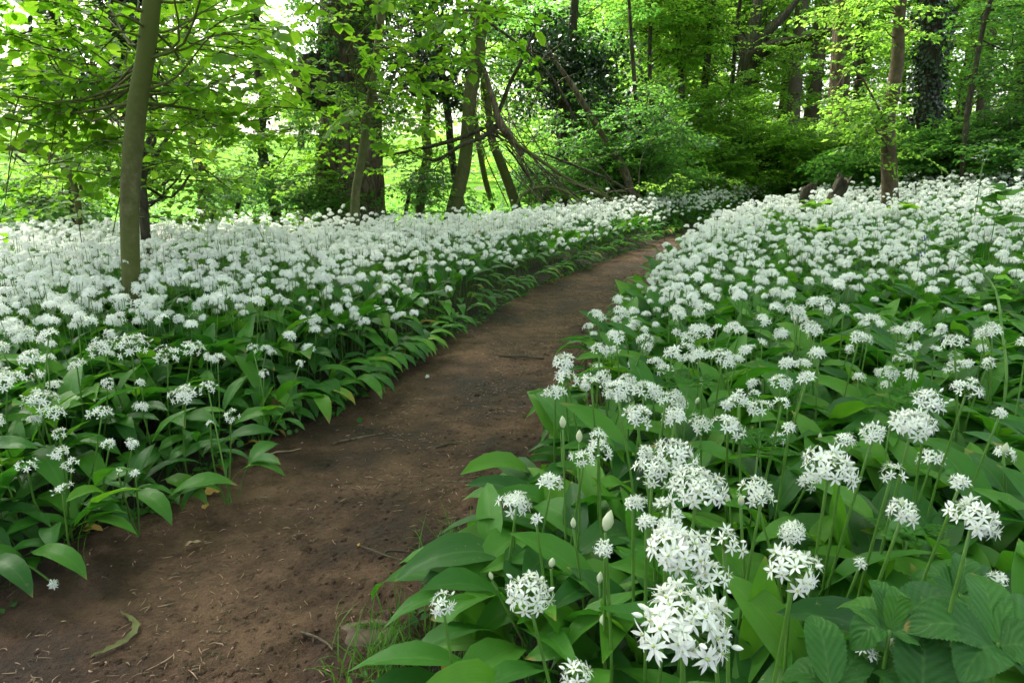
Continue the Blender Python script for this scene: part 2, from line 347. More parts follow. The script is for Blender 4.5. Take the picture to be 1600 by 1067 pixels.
def pz(x,y):
    i=int(np.clip(np.searchsorted(ys,y),0,len(ys)-1)); u=(x-xL(y))/(xR(y)-xL(y))
    j=int(np.clip(round((u+.14)/1.28*(nu-1)),0,nu-1)); return float(PZ[i,j]) if -.1<u<1.1 else G(x,y)
md=sheet('meadow',lines(-200,60,-25,8,.5),lines(13.5,260,14,40,.5),lambda X,Y:zg(X,Y)+.03+.05*fnoise(X,Y,1.3),M['meadow'])
tag(md,'bright sunlit green meadow rising beyond the wood edge','meadow',kind='structure')

# ------------------------------------------------------------------ leaf templates
def leaf_tpl(nl=10,nw=5,prof='garlic',elev0=60,elev1=-30,width=.16,fold=.25,wave=.0,pet=.3,roll=0,seed=0,m=0):
    t=np.linspace(0,1,nl+1); ph=np.radians(elev0+(elev1-elev0)*t**1.3)
    ds=1/nl; y=np.concatenate([[0],np.cumsum(np.cos(ph[:-1])*ds)]); z=np.concatenate([[0],np.cumsum(np.sin(ph[:-1])*ds)])
    if prof=='garlic':
        tt=np.clip((t-pet)/(1-pet),0,1); wd=np.where(t<=pet,.035,np.maximum(.035,np.sin(np.pi*tt**.8)**.85*(1-.25*tt)))
        wd[-1]=.01
    else:
        tt=np.clip((t-pet)/(1-pet),0,1); wd=np.where(t<=pet*.99,.03,np.sin(np.pi*tt**.72)**.8*(1-.12*tt)); wd[-1]=.02
        wd=np.maximum(wd,.02)
    c=np.linspace(-1,1,nw)
    X=wd[:,None]*c[None]*width
    up=np.abs(c)[None]*wd[:,None]*width*fold+wave*width*np.sin(t*17+seed)[:,None]*c[None]*np.abs(c)[None]*wd[:,None]
    Ny=-np.sin(ph); Nz=np.cos(ph)
    tw=math.radians(roll)*t
    Xr=X*np.cos(tw)[:,None]; up=up+X*np.sin(tw)[:,None]
    V=np.stack([Xr,y[:,None]+up*Ny[:,None],z[:,None]+up*Nz[:,None]],-1)
    U=np.stack([np.repeat(c[None],nl+1,0)+0*X,np.repeat(t[:,None],nw,1)],-1)
    mb=MB(); mb.add(V.reshape(-1,3),grid_faces(nl+1,nw),U.reshape(-1,2),.5,m); return mb.tpl()
def floret_tpl(hi=True,open_=1.0,wide=1.0):
    """six pointed petals round a green centre; faces +Y, radius about 1"""
    mb=MB(); k=6
    n=4 if hi else 2
    for i in range(k):
        a=i/k*2*math.pi+.1; t=np.linspace(0,1,n+1)
        wd=np.array([.065,.13,.155,.105,.0])*wide if hi else np.array([.08,.20,.0])*wide
        el=math.radians(58-54*open_+(8 if i%2 else -6)); el1=el-math.radians(10)
        rr=.05+np.cos(el+(el1-el)*t)*t; hh=np.sin(el+(el1-el)*t)*t
        cx,sx=math.cos(a),math.sin(a)
        L_=[];
        for q in range(n+1):
            for s_ in ((-1,0,1) if hi else (-1,1)):
                lift=hh[q]+(.035*abs(s_) if hi else 0)
                L_.append((rr[q]*cx-s_*wd[q]*sx, lift, rr[q]*sx+s_*wd[q]*cx))
        mb.add(np.array(L_),grid_faces(n+1,3 if hi else 2),None,.5,0)
    if hi:   # ovary and stamens
        a=np.linspace(0,2*math.pi,6,endpoint=False)
        ring=lambda r_,h:np.stack([r_*np.cos(a),np.full(6,h),r_*np.sin(a)],-1)
        V=np.vstack([ring(.04,-.1),ring(.12,.05),ring(.10,.16),ring(.02,.24)])
        mb.add(V,grid_faces(4,6,True),None,.5,1)
        for i in range(6):
            b=i/6*2*math.pi+.6; c_,s_=math.cos(b),math.sin(b)
            mb.add([(c_*.1,.05,s_*.1),(c_*.13,.05,s_*.1+.02),(c_*.34,.5,s_*.34),(c_*.31,.52,s_*.31)],np.array([[0,1,2,3]]),None,.5,0)
    return mb.tpl()
def bud_tpl(m=0):
    a=np.linspace(0,2*math.pi,7,endpoint=False); hs_=[(-.0,.10),(.25,.26),(.6,.32),(.95,.2),(1.25,.0)]
    V=np.vstack([np.stack([r_*np.cos(a),np.full(7,h),r_*np.sin(a)],-1) for h,r_ in hs_]); mb=MB(); mb.add(V,grid_faces(5,7,True),None,.5,m); return mb.tpl()
FL_HI=[floret_tpl(True,o) for o in (1.0,.85,.6)]; FL_LO=[floret_tpl(False,o,.88) for o in (1.0,.75)]
FL_FAR=[floret_tpl(False,o,1.05) for o in (1.0,.6)]
BUD=bud_tpl()
def dome(n,maxpol,r_):
    i=np.arange(n)+.5; pol=np.arccos(1-(1-math.cos(maxpol))*i/n); az=i*2.39996+r_.random()*6.28
    pol=pol+r_.normal(0,.10,n); az=az+r_.normal(0,.2,n)
    return np.stack([np.sin(pol)*np.cos(az),np.sin(pol)*np.sin(az),np.cos(pol)],-1)
def head_mb(r_,n,ped,fr,lod,spread=1.42):
    """umbel of star flowers round the origin, stalk from below. mats: petal, ovary, stalk"""
    mb=MB(); D=dome(n,spread,r_); pl=ped*(1+r_.normal(0,.17,n)); T=D*pl[:,None]*[1,1,.8]
    # sag of the outer flowers
    T[:,2]+=-.002*(1-D[:,2])
    Rm=frames(nrm(D+r_.normal(0,.18,(n,3))),nrm(r_.normal(0,1,(n,3))))
    fl=FL_HI if lod==0 else (FL_LO if lod==1 else FL_FAR)
    ch=r_.integers(0,len(fl),n); isb=(r_.random(n)<(.2 if lod==0 else .0))
    for i,f in enumerate(fl):
        k=(ch==i)&~isb; mb.inst(f,Rm[k],T[k],fr*(1+r_.normal(0,.08,k.sum())))
    if isb.any(): mb.inst(BUD,Rm[isb],T[isb],np.full(isb.sum(),fr*.62))
    if lod==0:
        for i in range(n): tube(mb,[(0,0,0),T[i]*.5+(0,0,.001),T[i]],[.0007]*3,4,3,m=2)
        tube(mb,[(0,0,-.006),(0,0,.002)],[.0018,.0026],6,3,m=2)
    return mb
def beechleaf(nl,nw,m=0,seed=0,e0=12,e1=-22,wd=.33): return leaf_tpl(nl,nw,'tree',e0,e1,wd,.18,.25,.10,seed=seed,m=m)
def spray_tpl(r_,nside,L_,ll,detail,wd=.33,droop=.12,dens=1.0,jit=.3):
    """flat spray of leaves along a forked twig growing +Y, length L_. mats leaf(0) twig(1)"""
    mb=MB(); lt=[beechleaf(*detail,seed=i,e0=15-12*i,e1=-15-14*i,wd=wd) for i in range(3)]
    T=[];D=[]
    def tw(p,d,L,lvl):
        n=max(2,int(L/ll*1.5*dens)); q=[np.array(p)]
        for i in range(n):
            d=nrm(d+r_.normal(0,.10,3)*[1,1,.5]+[0,0,-droop/n]); q.append(q[-1]+d*L/n)
            side=1 if i%2 else -1
            s_=np.cross(d,[0,0,1.])*side
            T.append(q[-1]); D.append(nrm(d*.75+s_*(.8+r_.random()*.4)+r_.normal(0,jit*.6,3)))
            if lvl<1 and i>0 and i<n-1 and r_.random()<nside: tw(q[-1],nrm(d*.8+s_*-1*.8),L*(1-i/n)*.65,lvl+1)
        T.append(q[-1]); D.append(d)
        k=np.array(q); tube(mb,k,np.linspace(.0035 if lvl==0 else .002,.001,len(k))*(ll/.06),3,len(k),m=1)
    tw([0,0,0],np.array([0,1,.05]),L_,0)
    T=np.array(T);D=np.array(D); k=len(T)
    Nn=nrm(np.array([0,0,1.])+r_.normal(0,jit,(k,3))); Rm=frames(D,Nn); Rm=Rm
    ch=r_.integers(0,3,k); rn=r_.random(k)
    for i in range(3):
        s_=ch==i; mb.inst(lt[i],Rm[s_],T[s_],ll*(.7+.5*r_.random(s_.sum())),rn[s_],0)
    return mb.tpl()
RS=np.random.default_rng(3)
SP_NEAR=[spray_tpl(RS,.55,.42,.075,(4,3),droop=.25,wd=.36) for _ in range(5)]
SP_MID=[spray_tpl(RS,.6,.55,.07,(2,3),droop=.2) for _ in range(5)]
SP_FAR=[spray_tpl(RS,.6,.7,.075,(2,2),droop=.15,dens=1.1) for _ in range(5)]
SP_TOP=[spray_tpl(RS,.6,1.3,.17,(2,2),droop=.1,dens=1.0) for _ in range(4)]
SP_SHAG=[spray_tpl(RS,.5,.28,.035,(2,2),droop=.5,dens=1.0,jit=.8) for _ in range(4)]

def put_sprays(mb,sps,T,D,S,r_,flat=.25,base=.0,span=1.0):
    k=len(T); Nn=nrm(np.array([0,0,1.])+r_.normal(0,flat,(k,3))); Rm=frames(D,Nn)
    ch=r_.integers(0,len(sps),k); rn=np.clip(base+span*r_.random(k),0,1)
    for i in range(len(sps)):
        s_=ch==i; mb.inst(sps[i],Rm[s_],T[s_],S[s_],rn[s_],.45)

BR=[]
def limbs_to(mbl,mbc,root_pts,targets,r0,sps,r_,per=9,size=1.0,reach=.5,base=0,span=1,flat=.3,clear=0):
    """limbs from points on the trunk to targets, with sprays along the outer two thirds"""
    T=[];D=[]
    for tg in targets:
        tg=np.asarray(tg,float); k=np.argmin(np.abs(root_pts[:,2]-(tg[2]-.15*np.linalg.norm(tg-root_pts[len(root_pts)//2])))+r_.random(len(root_pts))*.9)
        a=root_pts[k]; d=tg-a; L=np.linalg.norm(d)
        mid=a+d*.5+r_.normal(0,.07,3)*L+np.array([0,0,.10*L]); q1=a+d*.25+r_.normal(0,.04,3)*L
        pts=[a,q1,mid,a+d*.78+r_.normal(0,.05,3)*L,tg]
        rr=min(r0,.006+.007*L)
        one=MB(); q=tube(one,pts,[rr,rr*.7,rr*.45,rr*.28,rr*.12],6,13,rough=.04,seed=r_.random()*9); mbl.append(one)
        for _ in range(per):
            s_=r_.uniform(.3,1.0); p=q[int(s_*12)]+r_.normal(0,reach*.3,3)*[1,1,.5]
            az=math.atan2(d[1],d[0])+r_.normal(0,1.0)
            if clear:
                xt=np.interp(p[2],CLEARQ[:,2],CLEARQ[:,0])
                if p[1]<CLEARQ[0,1]+.15 and abs(p[0]+.12*math.cos(az)-xt)<clear: continue
            T.append(p-np.array([math.cos(az),math.sin(az),0])*.2*size); D.append([math.cos(az),math.sin(az),r_.normal(.02,.15)])
    if T: put_sprays(mbc,sps,np.array(T),nrm(np.array(D)),size*(.75+.5*r_.random(len(T))),r_,flat,base,span)

def vol_pts(c,rad,n,r_):
    d=nrm(r_.normal(0,1,(n,3)))*(r_.random(n)**.45)[:,None]; return np.asarray(c)+d*np.asarray(rad)
def ivy_on(parent,path,rad,dens,thick,r_,name='ivy',hang=0,leaf=.055):
    mb=MB(); lt=[leaf_tpl(2,3,'tree',10,-30,.48,.2,0,.05)]
    q=resample(path,40); L=np.concatenate([[0],np.cumsum(np.linalg.norm(np.diff(q,axis=0),axis=1))]); n=int(dens*L[-1])
    s_=r_.random(n)*L[-1]; c=np.stack([np.interp(s_,L,q[:,i]) for i in range(3)],-1)
    lump=1+.35*np.sin(s_*5+1)+.2*np.sin(s_*13); az=r_.random(n)*6.28
    rr=(np.interp(s_,L,np.linspace(rad[0],rad[1],40))+thick*r_.random(n)**.6*lump*(1+.3*np.sin(az*2+s_*3)))
    D=np.stack([np.cos(az),np.sin(az),np.zeros(n)],-1); T=c+D*rr[:,None]
    DD=nrm(D*.5+np.stack([r_.normal(0,.5,n),r_.normal(0,.5,n),-.8+r_.normal(0,.3,n)],-1))
    mb.inst(lt[0],frames(DD,nrm(D+r_.normal(0,.35,(n,3)))),T,leaf*(.6+.8*r_.random(n)),r_.random(n),0)
    for i in range(hang):
        k=r_.integers(0,40); a=q[k]+nrm(r_.normal(0,1,3)*[1,1,0])*(rad[0]+thick*.6); l=min(a[2]-G(a[0],a[1]),r_.uniform(.4,1.4))
        tube(mb,[a,a+[.05*r_.normal(),.03*r_.normal(),-l*.5],a+[.1*r_.normal(),.05*r_.normal(),-l]],[.006,.005,.004],4,7,m=1)
    return mb.build(name,[M['ivy_leaf'],M['twig']],parent)

def tree(name,label,cat,Y,px,top=None,barkm='smooth_bark',flare=.25,group=None,crowns=(),leafm='tree_leaf',sides=14,rough=.03,seed=1,ivy=None,topcrown=None,lobes=None,extra=None,ground=True,lowlimb=.17,clear=0,limbr=.022):
    global CLEARQ
    """px: list of (u,v,half width in px); crowns: (u0,v0,u1,v1,dy0,dy1,n_limbs,per,sprayset,size,base,span)"""
    r_=np.random.default_rng(seed)
    pts=[at(u,v,Y+(a[0] if a else 0)) for u,v,_,*a in px]; rad=[w_/FPX*Y*(.80 if w_<25 else .9) for _,_,w_,*_ in px]
    b=pts[0].copy(); 
    if ground:
        sl=(pts[1]-pts[0])/max(pts[1][2]-pts[0][2],.1); z0=G(b[0],b[1])-.08
        g0=b+sl*min(0,(z0-b[2]))*.7; g0[2]=z0
        pts=[g0]+pts; rad=[rad[0]*(1+flare)]+rad
    if top:
        d=nrm(pts[-1]-pts[-2]); n=3
        for i in range(n):
            d=nrm(d+[r_.normal(0,.06),r_.normal(0,.06),.12]); pts.append(pts[-1]+d*(top-pts[-1][2] if i==0 and False else (top-pts[-1][2])/(n-i)/max(d[2],.5))); rad.append(rad[-1]*.72)
    base=(pts[0][0],pts[0][1],pts[0][2]+.08 if ground else pts[0][2]); t=thing(name,label,cat,base,group)
    mb=MB(); q=tube(mb,pts,rad,sides,max(16,len(pts)*8),rough=rough,seed=seed,lobes=lobes)
    mb.build('trunk',M[barkm],t)
    ml=[]; mc=MB()
    for (u0,v0,u1,v1,d0,d1,nl,per,sps,size,bs,sp) in crowns:
        tg=[at(r_.uniform(u0,u1),r_.uniform(v0,v1),Y+r_.uniform(d0,d1)) for _ in range(nl)]
        tg=[p_ for p_ in tg if p_[2]>G(p_[0],p_[1])+.25]
        CLEARQ=q; limbs_to(ml,mc,q[int(len(q)*lowlimb):],tg,min(limbr,rad[len(rad)//2]*.4),sps,r_,per,size,base=bs,span=sp,clear=clear)
    if topcrown:
        (rx,rz,nl,per)=topcrown; c=pts[-1]+np.array([0,0,-.3]); tg=vol_pts(c,(rx,rx,rz),nl,r_)
        limbs_to(ml,mc,q[len(q)//2:],tg,rad[-1]*.9,SP_TOP,r_,per,1.0,reach=1.2,base=.2,span=.7,flat=.35)
    for b_ in ml[:90]: b_.build('branch',M[barkm],t)
    if mc.n: mc.build('crown',[M[leafm],M['twig']],t)
    if ivy:
        for (i0,i1,dens,thick,hang) in ivy:
            k0=int(i0*(len(q)-1));k1=int(i1*(len(q)-1)); rr=np.interp([i0,i1],np.linspace(0,1,len(rad)),rad)
            ivy_on(t,q[k0:k1+1],rr,dens,thick,r_,hang=hang)
    if extra: extra(t,q,pts,rad,r_)
    return t,q

exec_trees=True
# ------------------------------------------------------------------ the trees one can tell apart
tree('beech_sapling','smooth grey-green trunk nearest the camera, rising from the garlic on the left','tree',2.6,
     [(206,455,17),(203,370,16.8),(203,300,17),(209,220,17.5),(215,160,17),(227,90,15.5),(233,40,15.5),(238,-5,15),(250,-120,14)],top=6.0,barkm='smooth_bark',flare=.15,sides=20,rough=.012,seed=11,leafm='beech_leaf',lowlimb=.42,clear=.36,limbr=.006,
     crowns=[(-80,-60,150,70,-.7,.3,5,5,SP_NEAR,.8,.4,.6),(270,-60,470,80,-.7,.3,5,5,SP_NEAR,.8,.4,.6),(-60,20,470,200,.35,1.8,12,6,SP_NEAR,.75,.35,.65),(-60,160,150,330,.1,1.4,9,6,SP_NEAR,.72,.25,.6),(250,150,470,310,.5,1.8,5,5,SP_NEAR,.68,.4,.6)],topcrown=(2.6,1.3,9,7))
tree('slender_sapling','slender green-stemmed sapling leaning right, standing alone in the flowers before the old tree','tree',5.9,
     [(555,352,9),(556,300,8.5),(568,230,8),(578,160,8),(590,80,7.5),(597,0,7),(605,-90,6.5)],top=6.5,barkm='green_bark',flare=.1,seed=12,leafm='beech_leaf',lowlimb=.35,clear=.2,limbr=.008,
     crowns=[(480,-60,840,60,-2.2,-.6,11,6,SP_NEAR,.95,.3,.7),(470,50,700,170,-2.0,-.3,9,6,SP_NEAR,.9,.3,.7),(560,60,860,160,-2,0,3,4,SP_NEAR,.9,.4,.6),(480,170,720,270,.2,1.0,6,5,SP_MID,.8,.15,.6)],topcrown=(2.2,1.2,9,8))
def old_extra(t,q,pts,rad,r_):
    mb=MB()   # burr: lumpy outgrowth on the trunk
    c=at(483,128,8.3); n,m_=24,18; th=np.linspace(0,math.pi,m_); ph=np.linspace(0,2*math.pi,n,endpoint=False)
    Tt,Pp=np.meshgrid(th,ph,indexing='ij'); rr=.26*(1+.14*np.sin(5*Pp+3*Tt)+.11*np.sin(9*Tt+4*Pp+1)+.08*np.sin(13*Pp-7*Tt))
    V=np.stack([rr*np.sin(Tt)*np.cos(Pp)*1.0,rr*np.sin(Tt)*np.sin(Pp),rr*np.cos(Tt)*1.05],-1)+c+np.array([.10,0,0])
    mb.add(V.reshape(-1,3),grid_faces(m_,n,True)); mb.build('burr',M['dark_bark'],t)
    ms=MB()   # shaggy epicormic shoots
    n=190; s_=r_.uniform(.30,.62,n); c=q[(s_*(len(q)-1)).astype(int)]; az=r_.random(n)*6.28
    D=nrm(np.stack([np.cos(az),np.sin(az),r_.normal(-.2,.4,n)],-1)); T=c+D*[1,1,0]*.36
    put_sprays(ms,SP_SHAG,T,D,.8+.7*r_.random(n),r_,.9,0,.5); ms.build('shoots',[M['cool_leaf'],M['dead_wood']],t)
tree('old_tree','massive old tree with rugged bark, a dark burr and spreading roots','tree',8.6,
     [(552,335,54),(548,280,52),(546,220,50),(546,150,50),(545,70,48),(545,0,46),(545,-120,42)],top=8,barkm='old_bark',flare=.5,sides=40,rough=.05,seed=13,lobes=(.45,.22,4),leafm='tree_leaf',
     crowns=[(380,-60,640,120,-1,1,7,7,SP_MID,.9,.2,.7),(440,190,520,300,-1.2,-.4,6,6,SP_MID,.7,.1,.6),(430,260,640,320,-1,-.5,5,5,SP_MID,.6,.1,.5)],topcrown=(3.5,2.0,14,9),extra=old_extra,ivy=[(.42,.62,420,.12,6)])
tree('ivy_clad_tree','dark ivy-smothered trunk just behind the nearest trunk','tree',4.6,
     [(228,372,9),(222,300,9),(212,230,10),(196,150,12),(188,70,13),(186,0,13),(185,-120,12)],top=6,barkm='dark_bark',seed=14,ivy=[(.38,.8,900,.13,9)],leafm='tree_leaf',
     crowns=[(60,-50,420,120,.3,2.5,9,6,SP_MID,.85,.2,.7),(60,150,480,300,.3,2.8,15,6,SP_MID,.85,.4,.6)],topcrown=(2.6,1.5,9,8))
tree('thin_ivy_tree','thin trunk with ivy thick on its upper half, at the far left','tree',6.2,
     [(118,345,6),(110,290,6),(100,220,7),(92,150,9),(86,70,9),(84,0,9),(84,-120,9)],top=6,barkm='dark_bark',seed=15,ivy=[(.42,.8,650,.13,3)],leafm='tree_leaf',
     crowns=[(-60,-50,220,170,-.5,2,9,7,SP_MID,.9,.25,.7),(-60,180,200,310,0,2,8,6,SP_MID,.8,.1,.6)],topcrown=(2.6,1.5,9,8))
tree('leaning_tree','stout short-looking trunk leaning left, seen low between the nearest trunk and the slim dark one','tree',9.2,
     [(325,335,16),(320,300,14),(313,262,13),(300,200,12),(292,120,11),(290,0,10)],top=7,barkm='old_bark',seed=16,leafm='tree_leaf',
     crowns=[(230,0,400,250,-.8,1.5,11,7,SP_MID,1,.2,.8)],topcrown=(2.6,1.4,5,7))
tree('slim_dark_tree','slim dark crooked trunk in front of the bright meadow, left of the old tree','tree',9.0,
     [(424,300,9),(415,262,9),(408,215,8),(412,160,7),(400,100,6),(404,50,6),(396,0,5)],top=7,barkm='dark_bark',seed=17,leafm='tree_leaf',
     crowns=[(330,-20,500,260,-.8,1.2,13,6,SP_MID,.9,.2,.8)],topcrown=(2,1.4,4,7),ivy=[(.15,.7,160,.04,0)])
tree('twisted_tree','narrow twisted trunk standing just left of the mossy leaning trunk','tree',8.8,
     [(656,335,9),(660,290,9),(668,240,8.5),(664,200,8),(668,150,7),(655,90,6),(650,0,5)],top=7,barkm='smooth_bark',seed=18,leafm='tree_leaf',
     crowns=[(600,120,720,300,-.6,1,10,6,SP_MID,.7,.1,.7)],topcrown=(2,1.4,4,7))
tree('mossy_tree','mossy trunk curving up to the right in the tangle, ivy on its top','tree',8.4,
     [(708,332,14),(716,295,14),(726,255,13),(730,215,12.5),(735,150,12),(745,90,12),(752,40,12),(756,0,12),(760,-100,11)],top=8,barkm='green_bark',seed=19,leafm='cool_leaf',
     crowns=[(640,-40,820,110,0,2,8,7,SP_MID,.8,.1,.7)],topcrown=(3,1.8,10,9),ivy=[(.55,.82,260,.12,3)])
def ivymass(c_px,Y,rpx,n,seed,parent):
    r_=np.random.default_rng(seed); mb=MB(); lt=leaf_tpl(2,3,'tree',10,-30,.45,.2,0,.05)
    c=at(c_px[0],c_px[1],Y); nc=26; cc=vol_pts(c,(rpx[0]/FPX*Y*1.15,.7,rpx[1]/FPX*Y*1.1),nc,r_); ww=r_.uniform(.08,.24,nc); ci=r_.integers(0,nc,n); T=cc[ci]+r_.normal(0,1,(n,3))*ww[ci][:,None]*[1.2,1,.8]
    
    D=nrm(r_.normal(0,1,(n,3))+[0,0,-.7]); mb.inst(lt,frames(D,nrm(r_.normal(0,.7,(n,3))+[0,0,.8])),T,.06*(.4+1.0*r_.random(n)),r_.random(n),0)
    for i in range(nc): tube(mb,[c+[0,0,-.5*rpx[1]/FPX*Y],(c+cc[i])/2+r_.normal(0,.1,3),cc[i]],[.02,.012,.004],4,7,m=1)
    return mb.build('ivy',[M['ivy_leaf'],M['twig']],parent)
t,_q=tree('ivy_topped_tree','thin dark trunk topped by a dense dark ivy mass, left of the mossy trunk','tree',9.0,
     [(722,325,7),(712,280,7),(704,230,7),(700,180,7),(690,110,7),(682,40,7)],top=5,barkm='dark_bark',seed=20)
ivymass((676,90),9.0,(44,80),3600,5,t)
tree('straight_pole_tree','thin pale trunk leaning left, between the mossy trunk and the broken pale branch','tree',9.4,
     [(768,318,5.5),(758,280,5.5),(750,240,5.5),(742,190,5),(730,120,5)],top=5,barkm='smooth_bark',seed=21,crowns=[(690,60,780,150,0,1.5,4,6,SP_MID,.8,.1,.6)])
tree('pale_leaning_tree','pale brown trunk leaning left below the broken branch','tree',9.0,
     [(806,322,9.5),(794,285,9.5),(780,248,9),(768,215,8),(760,150,6)],top=5,barkm='smooth_bark',seed=22,crowns=[(740,80,840,170,0,1.5,5,6,SP_MID,.8,.1,.6)])
t,_q=tree('ivy_bush_tree','tree hidden by a broad dark ivy mass above the fallen branches','tree',11.0,
     [(880,310,12),(878,250,12),(884,200,12),(890,140,10),(894,60,8)],top=6,barkm='dark_bark',seed=23,leafm='cool_leaf',
     crowns=[(780,-40,1000,90,0,2,12,7,SP_FAR,1,.1,.7)],topcrown=(2.6,1.4,5,7))
ivymass((880,125),11.0,(80,75),6500,6,t); ivymass((960,185),11.2,(75,60),4200,7,t); ivymass((830,70),11.3,(45,45),1800,8,t)
tree('leaning_dead_tree','dead trunk with a pale split base, leaning left across the middle of the wood','tree',9.3,
     [(996,322,9),(984,292,8),(974,262,7.5),(950,225,6),(925,185,5.5),(895,135,5),(868,95,2.5),(856,72,1)],barkm='dead_wood',seed=24,flare=.3,ground=True)
tree('holly_tree','low spreading tree with flat layers of green leaves over the flower edge, centre','tree',10.0,
     [(1010,318,7),(1004,270,7),(1000,220,6),(996,170,5),(990,110,4)],top=4,barkm='dark_bark',seed=25,leafm='cool_leaf',
     crowns=[(840,150,1080,300,-1.2,1,30,9,SP_MID,.85,.1,.9),(840,180,1130,310,-.8,1,22,8,SP_MID,.8,.0,.5)])
CT=[((1045,300,6),(1032,240,6),(1020,190,5),(1015,100,4)),((1080,300,7),(1074,240,7),(1068,180,6),(1060,60,5)),((1095,298,8),(1092,230,8),(1098,170,7),(1110,40,6)),((1120,300,5),(1125,230,5),(1140,170,4),(1150,60,4))]
CL=['darkest thin pole among the trunks right of the layered tree, leaning left','second thin trunk right of the layered tree, upright','thickest of the dark trunks in the middle distance','thin trunk leaning right beside the distant dark trunks']
for i,p_ in enumerate(CT):
    tree('coppice_tree',CL[i],'tree',12.5+i*.5,[p_[0],p_[1],p_[2],p_[3]],top=6,barkm='dark_bark',seed=30+i,group='thin trunks in the middle distance',leafm='tree_leaf',
     crowns=[(960+i*16,-30,1070+i*16,150,-1,1.5,11,8,SP_FAR,1,.2,.8),(990+i*40,150,1120+i*40,290,-1,1,9,8,SP_FAR,.85,0,.6)],topcrown=(2.2,1.3,4,6))
def oak_extra(t,q,pts,rad,r_):
    mb=MB(); c=at(1172,90,18)
    for i,(u,v,d) in enumerate([(1230,20,0),(1120,20,.5),(1260,60,-.5),(1190,-40,.3)]):
        e=at(u,v,18+d); tube(mb,[c,c*.6+e*.4+[0,0,.1],e,e+(e-c)*.6],[.2,.13,.09,.04],8,14,rough=.08,seed=i)
    mb.build('limb',M['dark_bark'],t)
tree('oak','dark stout oak with a swollen fork, far back right of centre','tree',18,
     [(1160,300,12),(1158,240,11),(1158,180,11),(1163,130,14),(1168,100,17),(1175,85,17)],barkm='dark_bark',seed=40,rough=.07,sides=22,leafm='tree_leaf',extra=oak_extra,
     crowns=[(1050,-60,1300,60,.5,2.5,20,8,SP_FAR,1.15,.4,.6),(1060,190,1260,290,-2.5,-.8,20,8,SP_FAR,1.0,.1,.7),(1060,40,1140,180,-1,1,8,8,SP_FAR,1.0,.4,.6),(1200,40,1290,180,-1,1,8,8,SP_FAR,1.0,.4,.6)])
tree('pine','tall reddish-barked trunk behind the bushes on the right','tree',16,
     [(1300,290,14),(1303,215,13),(1307,130,12),(1311,60,12),(1313,0,12),(1316,-150,11)],top=12,barkm='red_bark',seed=41,sides=20,rough=.04,leafm='tree_leaf',
     crowns=[(1240,-60,1400,60,-1,2,6,7,SP_FAR,1,.3,.7)],topcrown=(3,2,6,7),ivy=[(.12,.28,120,.05,0)])
tree('brown_sapling','smooth brown trunk rising from the flowers on the right','tree',7.7,
     [(1391,302,15),(1389,250,13.5),(1387,190,12.5),(1396,140,12),(1403,90,11),(1404,40,10),(1408,0,9.5),(1412,-100,9)],top=7,barkm='brown_bark',seed=42,sides=18,rough=.015,leafm='tree_leaf',flare=.15,
     crowns=[(1230,100,1400,180,-1.0,.3,6,6,SP_MID,.85,.3,.7),(1330,190,1430,270,-.8,.2,4,4,SP_MID,.7,.2,.6),(1300,-40,1500,60,-.6,.8,6,6,SP_MID,.8,.3,.7)],topcrown=(2.6,1.4,5,7))
tree('ivy_pillar_tree','thick upright trunk wrapped in dark ivy, right of the brown trunk','tree',11,
     [(1452,285,20),(1450,230,19),(1450,180,18),(1452,120,17),(1456,50,17),(1458,0,16),(1460,-120,15)],top=9,barkm='dark_bark',seed=43,sides=20,ivy=[(.28,.8,900,.12,3)],leafm='tree_leaf',
     crowns=[(1400,-50,1620,80,.6,2,10,7,SP_FAR,1,.2,.7)],topcrown=(3,2,6,7))
tree('thin_right_tree','thin bent trunk near the right edge','tree',9.0,
     [(1505,268,5),(1508,220,5),(1513,165,4.5),(1524,110,4.5),(1535,50,4),(1548,0,4)],top=6,barkm='dark_bark',seed=44,leafm='cool_leaf',
     crowns=[(1520,-20,1660,120,-.5,1.5,11,7,SP_MID,.9,.2,.8),(1520,120,1660,260,-.2,1.5,14,8,SP_MID,.8,.0,.7)],topcrown=(2.4,1.5,8,8))
tree('dark_ivied_pole','narrow dark pole with ivy between the reddish trunk and the brown trunk','tree',14,
     [(1338,290,7),(1338,220,7),(1340,150,8),(1343,60,8),(1345,0,7)],top=8,barkm='dark_bark',seed=45,ivy=[(.2,.75,180,.06,0)],
     crowns=[(1300,0,1420,140,-1,1.5,8,7,SP_FAR,1,.2,.8)],topcrown=(2.4,1.5,7,8))
